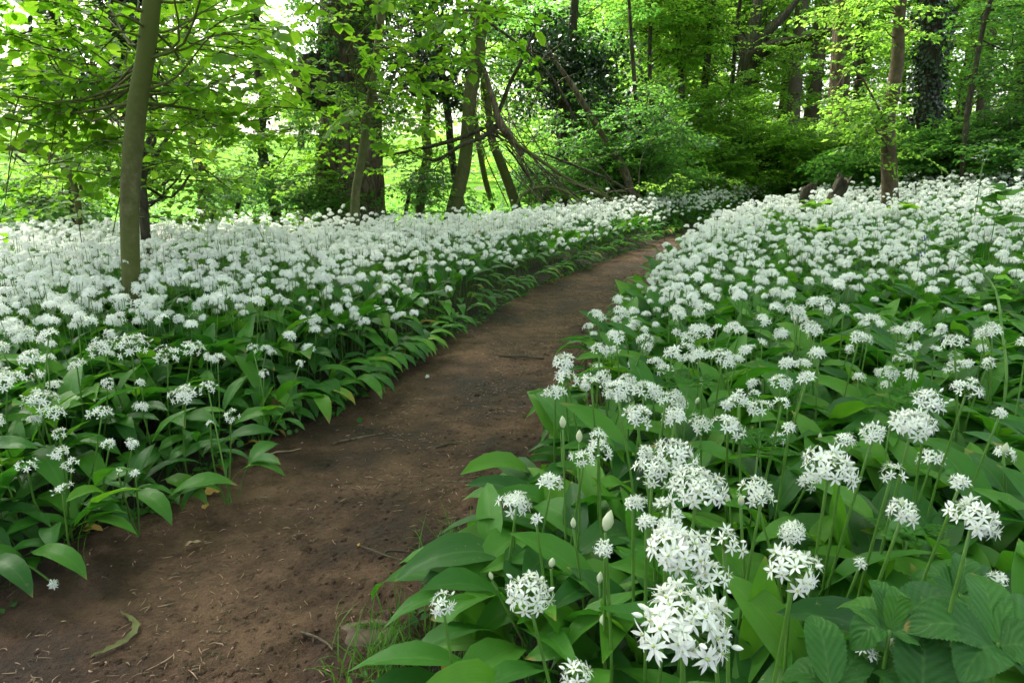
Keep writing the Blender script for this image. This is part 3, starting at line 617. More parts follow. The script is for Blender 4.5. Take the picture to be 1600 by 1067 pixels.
# shrubs closing the wood
SH=[('hazel_bush','bright hazel bush filling the gap below the oak',13.0,1180,300,(1090,170,1290,300),34,'tree_leaf'),
    ('hazel_bush','broad fresh green bush at the foot of the reddish trunk',12.0,1290,300,(1210,190,1390,300),32,'tree_leaf'),
    ('hazel_bush','cool green bush behind the two stumps',10.5,1350,300,(1290,220,1440,290),16,'cool_leaf'),
    ('thicket_bush','shadowy thicket bush below the ivy pillar',10.0,1470,285,(1430,210,1540,275),18,'cool_leaf'),
    ('thicket_bush','leafy thicket at the right edge of the wood',9.0,1580,270,(1530,120,1660,265),28,'cool_leaf'),
    ('hazel_bush','deep green bush under the middle trunks',12.0,1060,310,(980,190,1140,300),26,'tree_leaf'),
    ('edge_bush','low bush of mixed greens at the foot of the far left trunks',6.6,60,350,(-60,290,170,345),12,'cool_leaf'),
    ('edge_bush','low leafy bush between the leaning trunk and the slim dark trunk',8.8,370,330,(330,270,450,320),9,'cool_leaf'),
    ('edge_bush','small bush at the left foot of the old tree',8.0,480,330,(430,270,520,320),8,'cool_leaf'),
    ('edge_bush','small leafy bush between the old tree and the twisted trunk',8.9,635,325,(600,240,690,315),8,'cool_leaf'),
    ('edge_bush','low bush of light leaves under the fallen branches',9.5,850,322,(800,250,930,315),12,'cool_leaf')]
for i,(nm,lb,Y,u,v,bx,nl,lm) in enumerate(SH):
    tree(nm,lb,'bush',Y,[(u,v,4),(u+4,v-20,3.5),(u+8,v-50,3)],barkm='dark_bark',seed=60+i,leafm=lm,sides=7,group='bushes along the wood edge',
         crowns=[(*bx,-.8,1.2,nl,9,SP_FAR if Y>9.5 else SP_MID,.9 if Y>9.5 else .75,.0 if lm=='cool_leaf' else .2,.7)])
# far wood: one mass
r_=np.random.default_rng(77); mc=MB()
n=8200; X=r_.uniform(-5,36,n); Yy=r_.uniform(20,34,n); X=X*(Yy/26)
zz=zg(X,Yy)+.2+r_.random(n)**.8*np.where(X/Yy>.12,13.5,8.5)
keep=(X/Yy>-.12+.25*r_.random(n))&(fnoise(X,zz*1.6,.55,2)+.25*r_.normal(size=n)>-.62); X,Yy,zz=X[keep],Yy[keep],zz[keep]; n=len(X)
az=r_.random(n)*6.28; put_sprays(mc,SP_FAR,np.stack([X,Yy,zz],-1),np.stack([np.cos(az),np.sin(az),r_.normal(0,.2,n)],-1),1.8+1.2*r_.random(n),r_,.4,.1,.9)
for i in range(46):
    y=r_.uniform(20,32); x=r_.uniform(-.05,1.15)*y*.85; z=G(x,y); rr=r_.uniform(.06,.2)
    tube(mc,[(x,y,z-.1),(x+r_.normal(0,.3),y,z+4),(x+r_.normal(0,.7),y,z+9),(x+r_.normal(0,1),y,z+14)],[rr*1.2,rr,rr*.8,rr*.5],8,20,rough=.04,m=1,seed=i)
tag(mc.build('far_woodland',[M['tree_leaf'],M['twig']]),'far-off green woodland closing the view behind the oak','woodland',kind='stuff')
# sparse far hedge trees beyond the meadow, left
for i,(u,Y,hh) in enumerate([(60,42,5.5),(210,60,6),(330,70,5),(470,52,4.5)]):
    b=at(u,240,Y); x=b[0]; z=G(x,Y); t=thing('meadow_tree',['round green tree far out on the meadow at the far left','tree far out on the meadow behind the nearest trunk','tree far out on the meadow behind the leaning trunk','tree far out on the meadow beside the old tree'][i],'tree',(x,Y,z),'trees out on the meadow')
    mb=MB(); q=tube(mb,[(x,Y,z-.2),(x+.2,Y,z+hh*.4),(x,Y,z+hh*.8)],[.28,.2,.08],10,12,rough=.05); mb.build('trunk',M['dark_bark'],t)
    ml=[];mc=MB(); rr_=np.random.default_rng(90+i); tg=vol_pts((x,Y,z+hh*.68),(hh*.5,hh*.5,hh*.34),22,rr_)
    limbs_to(ml,mc,q[4:],tg,.1,SP_TOP,rr_,10,1.0,reach=1.4,base=.2); [b_.build('branch',M['dark_bark'],t) for b_ in ml]; mc.build('crown',[M['tree_leaf'],M['twig']],t)
# trees of the same wood beside and behind the viewer: their crowns shade the path
for i,(x,y,hh,rd) in enumerate([(-3.6,.5,7,.14),(3.8,1.2,7.5,.18),(-1.8,-2.6,7,.16),(2.4,-3.0,7.5,.15),(5.5,4.6,8,.2),(-5.2,3.6,7,.15),(2.6,14.5,9,.2)]):
    if i>4 and False: continue
    t=thing('woodland_tree','tall woodland tree outside the view, its crown shading the path','tree',(x,y,G(x,y)),'trees beside and behind the viewpoint')
    mb=MB(); q=tube(mb,[(x,y,G(x,y)-.1),(x+.1,y,hh*.4),(x,y+.1,hh*.8),(x,y,hh)],[rd*1.2,rd,rd*.7,rd*.3],12,22,rough=.03,seed=i); mb.build('trunk',M['smooth_bark'],t)
    ml=[];mc=MB(); rr_=np.random.default_rng(120+i); tg=vol_pts((x,y,hh-.8),(3.0,3.0,1.5),14,rr_); 
    limbs_to(ml,mc,q[11:],tg,.06,SP_TOP,rr_,9,1.0,reach=1.4,base=.2); [b_.build('branch',M['smooth_bark'],t) for b_ in ml]; mc.build('crown',[M['beech_leaf'],M['twig']],t)

# ------------------------------------------------------------------ fallen branches and stumps
FB=[('long dark curved branch arching up to the right through the tangle',8.1,[(585,247),(640,236),(700,222),(745,205),(775,182),(797,130),(818,90),(835,50)],[2,3,4,4.5,5,4,3,2]),
    ('dark drooping branch looping below the long curved one',8.0,[(640,238),(680,250),(720,228),(752,215),(778,196)],[2,3.5,4,4.5,5]),
    ('thick pale branch with a broken orange end',8.2,[(757,110),(772,160),(782,195),(800,218),(816,243)],[3.5,5,7,6.5,5.5]),
    ('long thin branch slanting down to the right onto the flowers',8.3,[(775,205),(830,240),(880,275),(930,300),(970,320)],[3,3,3,3,3]),
    ('low bent branch arching just above the flowers',8.0,[(800,332),(822,300),(852,292),(885,300),(915,326)],[2.2,2.6,3,2.6,2.2]),
    ('thin slanting stick left of the leaning dead trunk',8.6,[(740,200),(800,225),(860,262),(920,300),(945,318)],[1.6,2,2.2,2.4,2.4]),
    ('steep thin branch rising right above the tangle',8.4,[(770,40),(800,62),(835,92),(868,130),(900,190)],[2.2,2.6,3,3,2.6]),
    ('crooked stick leaning behind the pale broken branch',8.8,[(752,180),(800,240),(836,290),(870,322)],[1.8,2,2,1.8]),
    ('dark stick crossing low before the layered tree',8.5,[(850,240),(905,262),(960,285),(1010,318)],[2,2.4,2.4,2])]
for i,(lb,Y,px,wd) in enumerate(FB):
    pts=[at(u,v,Y+.12*math.sin(j*1.7+i)) for j,(u,v) in enumerate(px)]; o=pts[len(pts)//2]
    t=thing('fallen_branch',lb,'branch',o,'fallen branches in the tangle'); mb=MB()
    q=tube(mb,pts,[a*(.75 if i!=2 else .85)/FPX*Y for a in wd],8,len(pts)*6,rough=.05,seed=i,cut=True); 
    r_=np.random.default_rng(200+i)
    mb.build('bough',M['dead_wood' if 'pale' in lb and 'thick' in lb else ('green_bark' if i in(3,4) else 'dark_bark')],t)
    mt=MB()
    for k in range(7):
        a=q[r_.integers(3,len(q)-2)]; d=nrm(r_.normal(0,1,3)*[1,.5,.8]); L=r_.uniform(.25,.8)
        e_=a+d*L; e_[2]=max(e_[2],G(e_[0],e_[1])+.05)
        tube(mt,[a,a*.5+e_*.5+r_.normal(0,.05,3),e_],[.007,.005,.002],4,7)
    mt.build('twigs',M['twig'],t)
# tangle of fine dead sticks leaning together
for i in range(13):
    r_=np.random.default_rng(230+i); Y=r_.uniform(8.1,9.2); u0=r_.uniform(735,800); v0=r_.uniform(120,215); u1=u0+r_.uniform(40,190); v1=r_.uniform(300,326)
    a,b=at(u0,v0,Y),at(u1,v1,Y+r_.uniform(-.4,.2)); m_=(a+b)/2+r_.normal(0,.06,3)
    mb=MB(); tube(mb,[a,m_,b],[.004,.007,.008],5,12,rough=.06,seed=i)
    tag(mb.build('dead_stick',M['dead_wood' if i%3==0 else 'twig'],origin=b),'thin dead stick in the leaning pile below the pale broken branch','stick','thin sticks leaning in the tangle')
# low bough at the left edge
mb=MB(); Yb=5.2; t=thing('low_bough','crooked low bough reaching in from the left edge over the bushes','branch',at(118,335,Yb))
q=tube(mb,[at(-120,228,Yb),at(-40,230,Yb),at(10,232,Yb),at(55,236,Yb),at(98,258,Yb),at(118,300,Yb),at(124,350,Yb)],[.045,.04,.035,.032,.028,.024,.022],10,36,rough=.05)
mb.build('bough',M['smooth_bark'],t)
mt=MB(); r_=np.random.default_rng(250)
for k in range(8):
    a=q[r_.integers(4,30)]; d=nrm(r_.normal(0,1,3)+[0,0,.3]); e_=a+d*.5; tube(mt,[a,(a+e_)/2+r_.normal(0,.04,3),e_],[.006,.004,.002],4,7)
mt.build('twigs',M['twig'],t)
# two broken stumps right of the centre
def stump(lb,px,Y,w_,seed):
    r_=np.random.default_rng(seed); a=at(*px[0],Y); b=at(*px[1],Y); a[2]=G(a[0],a[1])-.05
    t=thing('tree_stump',lb,'stump',a,None); mb=MB(); n,s_=16,20
    ang=np.linspace(0,2*math.pi,s_,endpoint=False); V=[]
    ax=b-a; X=nrm(np.cross(ax,[0,1,0])); Yv=nrm(np.cross(ax,X)); rw=w_/FPX*Y
    jag=.95+.04*np.sin(ang+seed)+.025*r_.normal(size=s_)
    for i in range(n):
        f=i/(n-1); rr=rw*(1.2-.15*f)*(1+.10*np.sin(ang*4+seed+f*3)+.06*np.sin(ang*9))
        c=a+ax*f*jag[:,None] 
        V.append(c+rr[:,None]*(np.cos(ang)[:,None]*X+np.sin(ang)[:,None]*Yv))
    for f in (.7,.3): V.append((V[n-1].mean(0)*(1-f)+V[n-1]*f)-ax*.12*(1-f))
    mb.add(np.concatenate(V),grid_faces(n+2,s_,True)); mb.build('trunk',M['dark_bark'],t)
stump('taller leaning broken stump among the flowers on the right',[(1286,312),(1322,272)],7.7,10,3)
stump('small mossy rotten stump just left of the taller one',[(1256,312),(1266,284)],7.8,10,5)

# ------------------------------------------------------------------ wild garlic
LT_HI=[leaf_tpl(11,5,'garlic',e0,e1,w_,f_,.12,p_,roll=ro,seed=i) for i,(e0,e1,w_,f_,p_,ro) in enumerate([(84,5,.092,.30,.47,18),(80,-30,.10,.25,.50,-20),(74,-50,.10,.25,.48,12),(68,-80,.098,.2,.45,-12),(86,-15,.085,.35,.5,28),(64,-45,.105,.22,.42,-20)])]
LT_LO=[leaf_tpl(5,3,'garlic',e0,e1,w_,f_,0,p_,roll=ro) for e0,e1,w_,f_,p_,ro in [(83,0,.10,.3,.45,18),(76,-45,.108,.25,.48,-15),(64,-75,.105,.2,.42,0)]]
GM=[M['garlic_leaf'],M['petal'],M['stalk']]
def place_tpl(tpl,az,s_,T): 
    mb=MB(); mb.inst(tpl,rotz(np.array([az])),np.array([T]),np.array([s_]),np.array([rng.random()*.88]),0); return mb
def mk_head(parent,at_,tilt,r_,n,ped,fr,state='open'):
    hb=head_mb(r_,n,ped,fr,0) 
    W=MB(); ax=nrm(np.array([tilt[0],tilt[1],1.])); X=nrm(np.cross([0,1.,0],ax)); Yv=np.cross(ax,X); Rm=np.stack([X,Yv,ax],-1)[None]
    W.inst(hb.tpl(),Rm,np.array([at_]),np.array([1.0])); return W.build('flower_head',[M['petal'],M['ovary'],M['stalk']],parent)
def mk_bud(parent,at_,r_,s_=.016):
    W=MB(); d=nrm(np.array([[r_.normal(0,.15),r_.normal(0,.15),1.]])); W.inst(BUD,frames(d,np.array([[0,1.,.1]])),np.array([at_]),np.array([s_])); return W.build('bud',[M['bud']],parent)
def mk_stalk(parent,a,b,r_,rr=.0022):
    a=np.asarray(a,float);b=np.asarray(b,float); L=np.linalg.norm(b-a); m_=(a+b)/2+r_.normal(0,.03,3)*L*[1,1,0]; mb=MB(); tube(mb,[a,m_,b],[rr*1.15,rr,rr*.85],6,9)
    return mb.build('stalk',M['stalk'],parent)
def garlic_proto(kind,seed,h=.315):
    r_=np.random.default_rng(seed); t=thing('wild_garlic','','wild garlic',(0,0,0),'x')
    nl=5 if kind!='leafy' else 8
    a0=r_.random()*6.28
    for i in range(nl):
        az=a0+i*6.28/nl+r_.normal(0,.4); s_=r_.uniform(.25,.36)*(1.0 if kind!='droop' else .85)
        pick=int(r_.integers(0,6)) if kind!='droop' else int(r_.integers(2,4))
        place_tpl(LT_HI[pick],az,s_,(r_.normal(0,.008),r_.normal(0,.008),0)).build('leaf',M['garlic_leaf'],t)
    if kind in('open','half','bud'):
        top=np.array([r_.normal(0,.035),r_.normal(0,.035),h*(1+r_.normal(0,.12))]); mk_stalk(t,(0,0,-.02),top,r_)
        if kind=='open' and r_.random()<.6:
            t2=np.array([r_.normal(0,.05),r_.normal(0,.05),h*r_.uniform(.72,.95)]); mk_stalk(t,(.004,.003,-.02),t2,r_); mk_head(t,t2,r_.normal(0,.3,2),r_,int(r_.integers(10,18)),r_.uniform(.012,.017),.0100)
        if kind=='open': mk_head(t,top,r_.normal(0,.25,2),r_,int(r_.integers(15,24)),r_.uniform(.016,.020),.0102)
        elif kind=='half': mk_head(t,top,r_.normal(0,.25,2),r_,int(r_.integers(7,12)),r_.uniform(.010,.014),.0115)
        else: mk_bud(t,top,r_)
    return t
KINDS=['open']*7+['half']*4+['bud']*2+['leafy']*6+['droop']*3
protos=[[k,None,500+i] for i,k in enumerate(KINDS)]
def copy_tree(o,parent=None):
    c=o.copy(); C.objects.link(c); c.parent=parent
    for ch in o.children: copy_tree(ch,c)
    return c
# scatter over both beds (jittered grid; denser near)
def in_view(x,y,z=.3,mrg=1.25):
    d=np.array([x,y,z-CH]); dep=d[1]*math.cos(TH)-d[2]*math.sin(TH); up=d[1]*math.sin(TH)+d[2]*math.cos(TH)
    if dep<.12: return False,0,0
    u=d[0]/dep*FPX; v=-up/dep*FPX
    return (abs(u)<800*mrg+60 and v<534*mrg+260),u+800,v+533
pos=[]
s_=.086; r_=np.random.default_rng(42)
for iy in range(int(.1/s_),int(13.2/s_)):
    for ix in range(int(-9.5/s_),int(12/s_)):
        x=(ix+r_.random())*s_; y=(iy+r_.random())*s_
        dl=xL(y)-x; dr=x-xR(y)
        if dl<.03 and dr<(.12 if y<1.2 else .02): continue
        if dl>=.03 and y>8.0+.75*(x+0)+1.4*math.sin(x*1.3)*.3 - (0 if x>-1.5 else (x+1.5)*-.25) and x<1.4 and y>7.2+max(0,x)*.9+ .25*math.sin(x*3): continue
        if dl>=.03 and x<-1.5 and y>7.0+.3*(x+1.5)+.2*math.sin(x*4): continue
        if x*x+y*y<.34**2: continue
        if y>4 and r_.random()<.2: continue
        if dr>=.02 and y<.95 and x<.02: continue
        if dr>=.02 and .95<=y<1.35 and x<xR(y)+.13: continue
        ok,u,v=in_view(x,y,G(x,y)+.3)
        if ok: pos.append((x,y,dl,dr,u,v))
pos.sort(key=lambda p:math.hypot(p[0],p[1]))
def flower_prob(x,y,dl,dr):
    if dl>0: return float(sstep(.0,.20,dl))*(.78+.2*sstep(1.4,2.6,y))*(.88+.35*fnoise(x,y,2.2,3)) if y>1.1 else .75*float(sstep(.03,.35,dl))
    p=.22+.62*float(sstep(.85,1.7,y)); 
    nz=fnoise(x,y,1.5,1)+.4*fnoise(x,y,4,2); gap=float(sstep(-.05,.4,nz))*float(sstep(.2,1,dr))
    return p*(1-.85*gap)*(1-.35*float(sstep(3,6,dr)))+.25*float(sstep(.3,0,dr))
heroN=38; NI=250; cnt=0; used={}
def zone(x,y,kind):
    side='left bank' if x<xL(y) else 'right bank'
    st={'open':'in full white flower','half':'with a small half-open white flower','bud':'with one closed bud','leafy':'of broad leaves without flower','droop':'with leaves drooping'}[kind]
    near='nearest' if y<1.0 else ('middle' if y<1.5 else 'farther')
    ed='edge' if min(abs(x-xL(y)),abs(x-xR(y)))<.2 else 'inner part'
    return 'wild garlic %s, %s %s of the %s'%(st,near,ed,side),'%s plants, %s, %s, %s'%('garlic',side,ed,near+' '+kind)
rest=[]
for (x,y,dl,dr,u,v) in pos:
    vis=(-80<u<1680 and v<1230 and y>.30)
    if cnt<NI and vis:
        fp=flower_prob(x,y,dl,dr); q_=r_.random()
        # keep the closest few clear of tall random flowers: hero plants stand there
        if dr>0 and y<.85: fp=.10 if y>.62 else 0
        if dl>0 and q_<min(.95,fp*1.15): k='open' if r_.random()<.8 else 'half'
        elif q_<fp*.62: k='open'
        elif q_<fp: k='half'
        elif q_<fp+.05: k='bud'
        else: k='droop' if (0<dl<.22) else 'leafy'
        if y<.5 and k!='leafy': k='leafy'
        idx=[i for i,p in enumerate(protos) if p[0]==k]; i=idx[int(r_.integers(0,len(idx)))]
        if protos[i][1] is None: protos[i][1]=o=garlic_proto(k,protos[i][2])
        else: o=copy_tree(protos[i][1])
        o.location=(x,y,G(x,y)-.005); sc_=r_.uniform(.85,1.12)*(.8 if 0<dl<.25 else 1)*(.85 if (dr>0 and y<.6) else (.8 if dr>0 and dr<.12 else 1)); o.scale=(sc_,)*3; 
        o.rotation_euler=((r_.normal(0,.06)),(.18 if 0<dl<.15 else 0)+r_.normal(0,.06),r_.random()*6.28) if k!='droop' else (0,.2,r_.normal(-1.57,.8))
        lb,gp=zone(x,y,k); tag(o,lb,'wild garlic',gp); cnt+=1
    elif y>.3 and not (vis and cnt<NI): rest.append((x,y,dl,dr))
# the mass of the beds
rest=np.array(rest); mb=MB(); r_=np.random.default_rng(43)
HT=[]   # head templates
for i in range(5): HT.append(head_mb(np.random.default_rng(300+i),[18,15,21,9,16][i],[.018,.016,.02,.012,.017][i],.0108,1).tpl())
HF=[head_mb(np.random.default_rng(320+i),[15,12,17,8,14][i],[.018,.016,.02,.012,.017][i],.0125,2).tpl() for i in range(5)]
def remap(tpl,mp): V,U,Rn,FF=tpl; return (V,U,Rn,[(f,np.array([mp[a] for a in m])) for f,m in FF])
HT=[remap(t,{0:1,1:2,2:2}) for t in HT]; HF=[remap(t,{0:1,1:2,2:2}) for t in HF]
st=MB(); a=np.linspace(0,2*math.pi,3,endpoint=False); st.add(np.vstack([np.stack([.0012*np.cos(a),.0012*np.sin(a),np.full(3,h)],-1) for h in (0,1)]),grid_faces(2,3,True),None,.5,2); ST=st.tpl()
X,Y=rest[:,0],rest[:,1]; Z=zg(X,Y); n=len(X)
# leaves
for rep in range(6):
    far=Y>3.2; k=~far|(rep<2)
    idx=np.where(k)[0]; m_=len(idx); az=r_.random(m_)*6.28; ch=r_.integers(0,3,m_)
    nearedge=(rest[idx,2]>0)&(rest[idx,2]<.18); az=np.where(nearedge&(r_.random(m_)<.7),-1.57+r_.normal(0,.6,m_),az); ch=np.where(nearedge,2,ch)
    sc_=r_.uniform(.25,.36,m_)*np.where(nearedge,.75,1.0); rn=np.clip(r_.random(m_)**1.1,0,1); rn=np.where(nearedge,rn,rn*.9)
    T=np.stack([X[idx]+r_.normal(0,.02,m_),Y[idx]+r_.normal(0,.02,m_),Z[idx]],-1)
    for c in range(3):
        for hi in (0,1):
            s2=(ch==c)&((Y[idx]<3.0)==bool(hi)); mb.inst((LT_HI[[0,1,3][c]] if hi else LT_LO[c]),rotz(az[s2]),T[s2],sc_[s2],rn[s2],0)
# flowers: several heads per plant position far off, one near
reps=[1.0,.95,.75]
for rep in range(3):
    fp=np.array([flower_prob(*p) for p in rest]); farw=sstep(2.2,4.5,Y)
    pr=fp*(1.0 if rep==0 else reps[rep]*np.where(rest[:,2]>0,.85,.45+.3*farw)); k=r_.random(n)<pr
    idx=np.where(k)[0]; m_=len(idx)
    H=r_.normal(.318,.05,m_)*(.62+.38*sstep(0,.35,np.maximum(rest[idx,2],rest[idx,3])))*(1+.10*fnoise(X[idx],Y[idx],3,5))
    bx,by=X[idx]+r_.normal(0,.02,m_),Y[idx]+r_.normal(0,.02,m_); ox,oy=r_.normal(0,.03,m_),r_.normal(0,.03,m_)
    T=np.stack([bx+ox,by+oy,Z[idx]+H],-1)
    D=nrm(np.stack([ox*5+r_.normal(0,.22,m_),oy*5+r_.normal(0,.22,m_),np.ones(m_)],-1)); Rm=frames(np.cross(D,[1.,0,.01]),D); A=rotz(r_.random(m_)*6.28); Rm=np.einsum('kij,kjl->kil',Rm,A)
    # stalks
    S=np.stack([bx,by,Z[idx]],-1); dd=T-S; L=np.linalg.norm(dd,axis=1); X3=nrm(np.cross(dd,[0,1.,0])); Y3=np.cross(nrm(dd),X3); RR=np.stack([X3,Y3,nrm(dd)],-1)
    mb.inst(ST,RR,S,np.stack([np.ones(m_),np.ones(m_),L],-1))
    ch=r_.integers(0,5,m_); sz=r_.uniform(.68,1.22,m_)
    for c in range(5):
        s2=(ch==c)&(T[:,1]<4.6); mb.inst(HT[c],Rm[s2],T[s2],sz[s2]); s2=(ch==c)&(T[:,1]>=4.6); mb.inst(HF[c],Rm[s2],T[s2],sz[s2]*1.04)
tag(mb.build('wild_garlic_carpet',GM),'dense carpet of white-flowered wild garlic spreading back to the trees','wild garlic',kind='stuff')
print('individual garlic',cnt,'mass',n,mb.n)

# ---- hero plants in the near right corner: heads placed where the photograph shows them
def hero(label,heads,leaves,base=None,seed=0):
    """heads: (u,v,width px,height,n florets,detail); leaves: (base u,v,h, tip u,v,h, width m, lift, fold)"""
    r_=np.random.default_rng(seed)
    p0=P(*heads[0][:2],heads[0][3]); 
    b=np.array([p0[0]+(base[0] if base else r_.normal(0,.02)),p0[1]+(base[1] if base else .02),0]); b[2]=G(b[0],b[1])
    t=thing('wild_garlic',label,'wild garlic',b,'flowering garlic plants nearest the camera')
    for (u,v,wpx,h,n_,det) in heads:
        p=P(u,v,h); dep=p[1]*math.cos(TH)-(p[2]-CH)*math.sin(TH); D=wpx/FPX*dep
        mk_stalk(t,b+[r_.normal(0,.004),r_.normal(0,.004),-.02],p-[0,0,.004],r_,.0021)
        if n_==0: mk_bud(t,p,r_,D*1.2); continue
        fr=min(.0105,max(.0075,D*.17)); ped=max(.005,D*.5-fr*.75); n_=int(n_*1.8) if n_>20 else (int(n_*1.4) if n_>14 else n_); ax=nrm(np.array([r_.normal(0,.15),-.22+r_.normal(0,.1),1.]))
        Xv=nrm(np.cross([0,1.,0],ax)); Yv=np.cross(ax,Xv); Rm=np.stack([Xv,Yv,ax],-1)
        if not det:
            W=MB(); W.inst(head_mb(r_,n_,ped,fr,0).tpl(),Rm[None],p[None],np.array([1.])); W.build('flower_head',[M['petal'],M['ovary'],M['stalk']],t); continue
        Dl=dome(n_,1.5,r_); Dl[:,2]*=.62; Dd=Dl@Rm.T; pl=ped*(1+r_.normal(0,.13,n_)); mb=MB()
        tube(mb,[p-ax*.006,p+ax*.002],[.002,.003],7,3)
        for i in range(n_):
            e_=p+Dd[i]*pl[i]; tube(mb,[p,(p+e_)/2+[0,0,.0015],e_],[.0008]*3,4,4)
        hd=mb.build('flower_head',M['stalk'],t)
        for i in range(n_):
            W=MB(); d=nrm(Dd[i]+r_.normal(0,.2,3)); isb=r_.random()<.15
            W.inst(BUD if isb else FL_HI[int(r_.integers(0,3))],frames(d[None],nrm(r_.normal(0,1,3))[None]),(p+Dd[i]*pl[i])[None],np.array([fr*(.62 if isb else 1+r_.normal(0,.07))]))
            W.build('floret',[M['petal'],M['ovary']],hd)
    for lf in leaves: hero_leaf(t,b,*lf)
    return t
def hero_leaf(t,b,u0,v0,h0,u1,v1,h1,wd,lift=.03,fold=.3,roll=0.,rn=None,tipw=1.0,m='garlic_leaf'):
    a=P(u0,v0,h0); e_=P(u1,v1,h1); q=resample([a,(a+e_)/2+[0,0,lift],e_],17); T=nrm(np.gradient(q,axis=0)); tt=np.linspace(0,1,17)
    up=nrm(np.array([0,-.35,1.])); X=nrm(np.cross(T,up)); Z=np.cross(X,T)
    if roll: X,Z=X*math.cos(roll)+Z*math.sin(roll),Z*math.cos(roll)-X*math.sin(roll)
    w_=np.maximum(np.sin(np.pi*np.clip(tt,0,1)**.8)**.8*(1-.2*tt),.06)*wd/2; w_[-1]=.0005
    c=np.linspace(-1,1,9)
    V=q[:,None,:]+X[:,None,:]*(w_[:,None]*c[None])[...,None]+Z[:,None,:]*((np.abs(c)[None]**1.3)*w_[:,None]*fold+.002*np.sin(tt*15+u0)[:,None]*c[None]**2)[...,None]
    U=np.stack([np.repeat(c[None],17,0),np.repeat(tt[:,None],9,1)],-1)
    mb=MB(); mb.add(V.reshape(-1,3),grid_faces(17,9),U.reshape(-1,2),rng.uniform(.35,.9) if rn is None else rn)
    if h0>.02:   # leaf stalk down to the plant's base
        tube(mb,[b+[0,0,-.01],(b+a)/2+[0,0,.02],a],[.003,.0028,.0025],6,8,rn=.8)
    return mb.build('leaf',M[m],t)
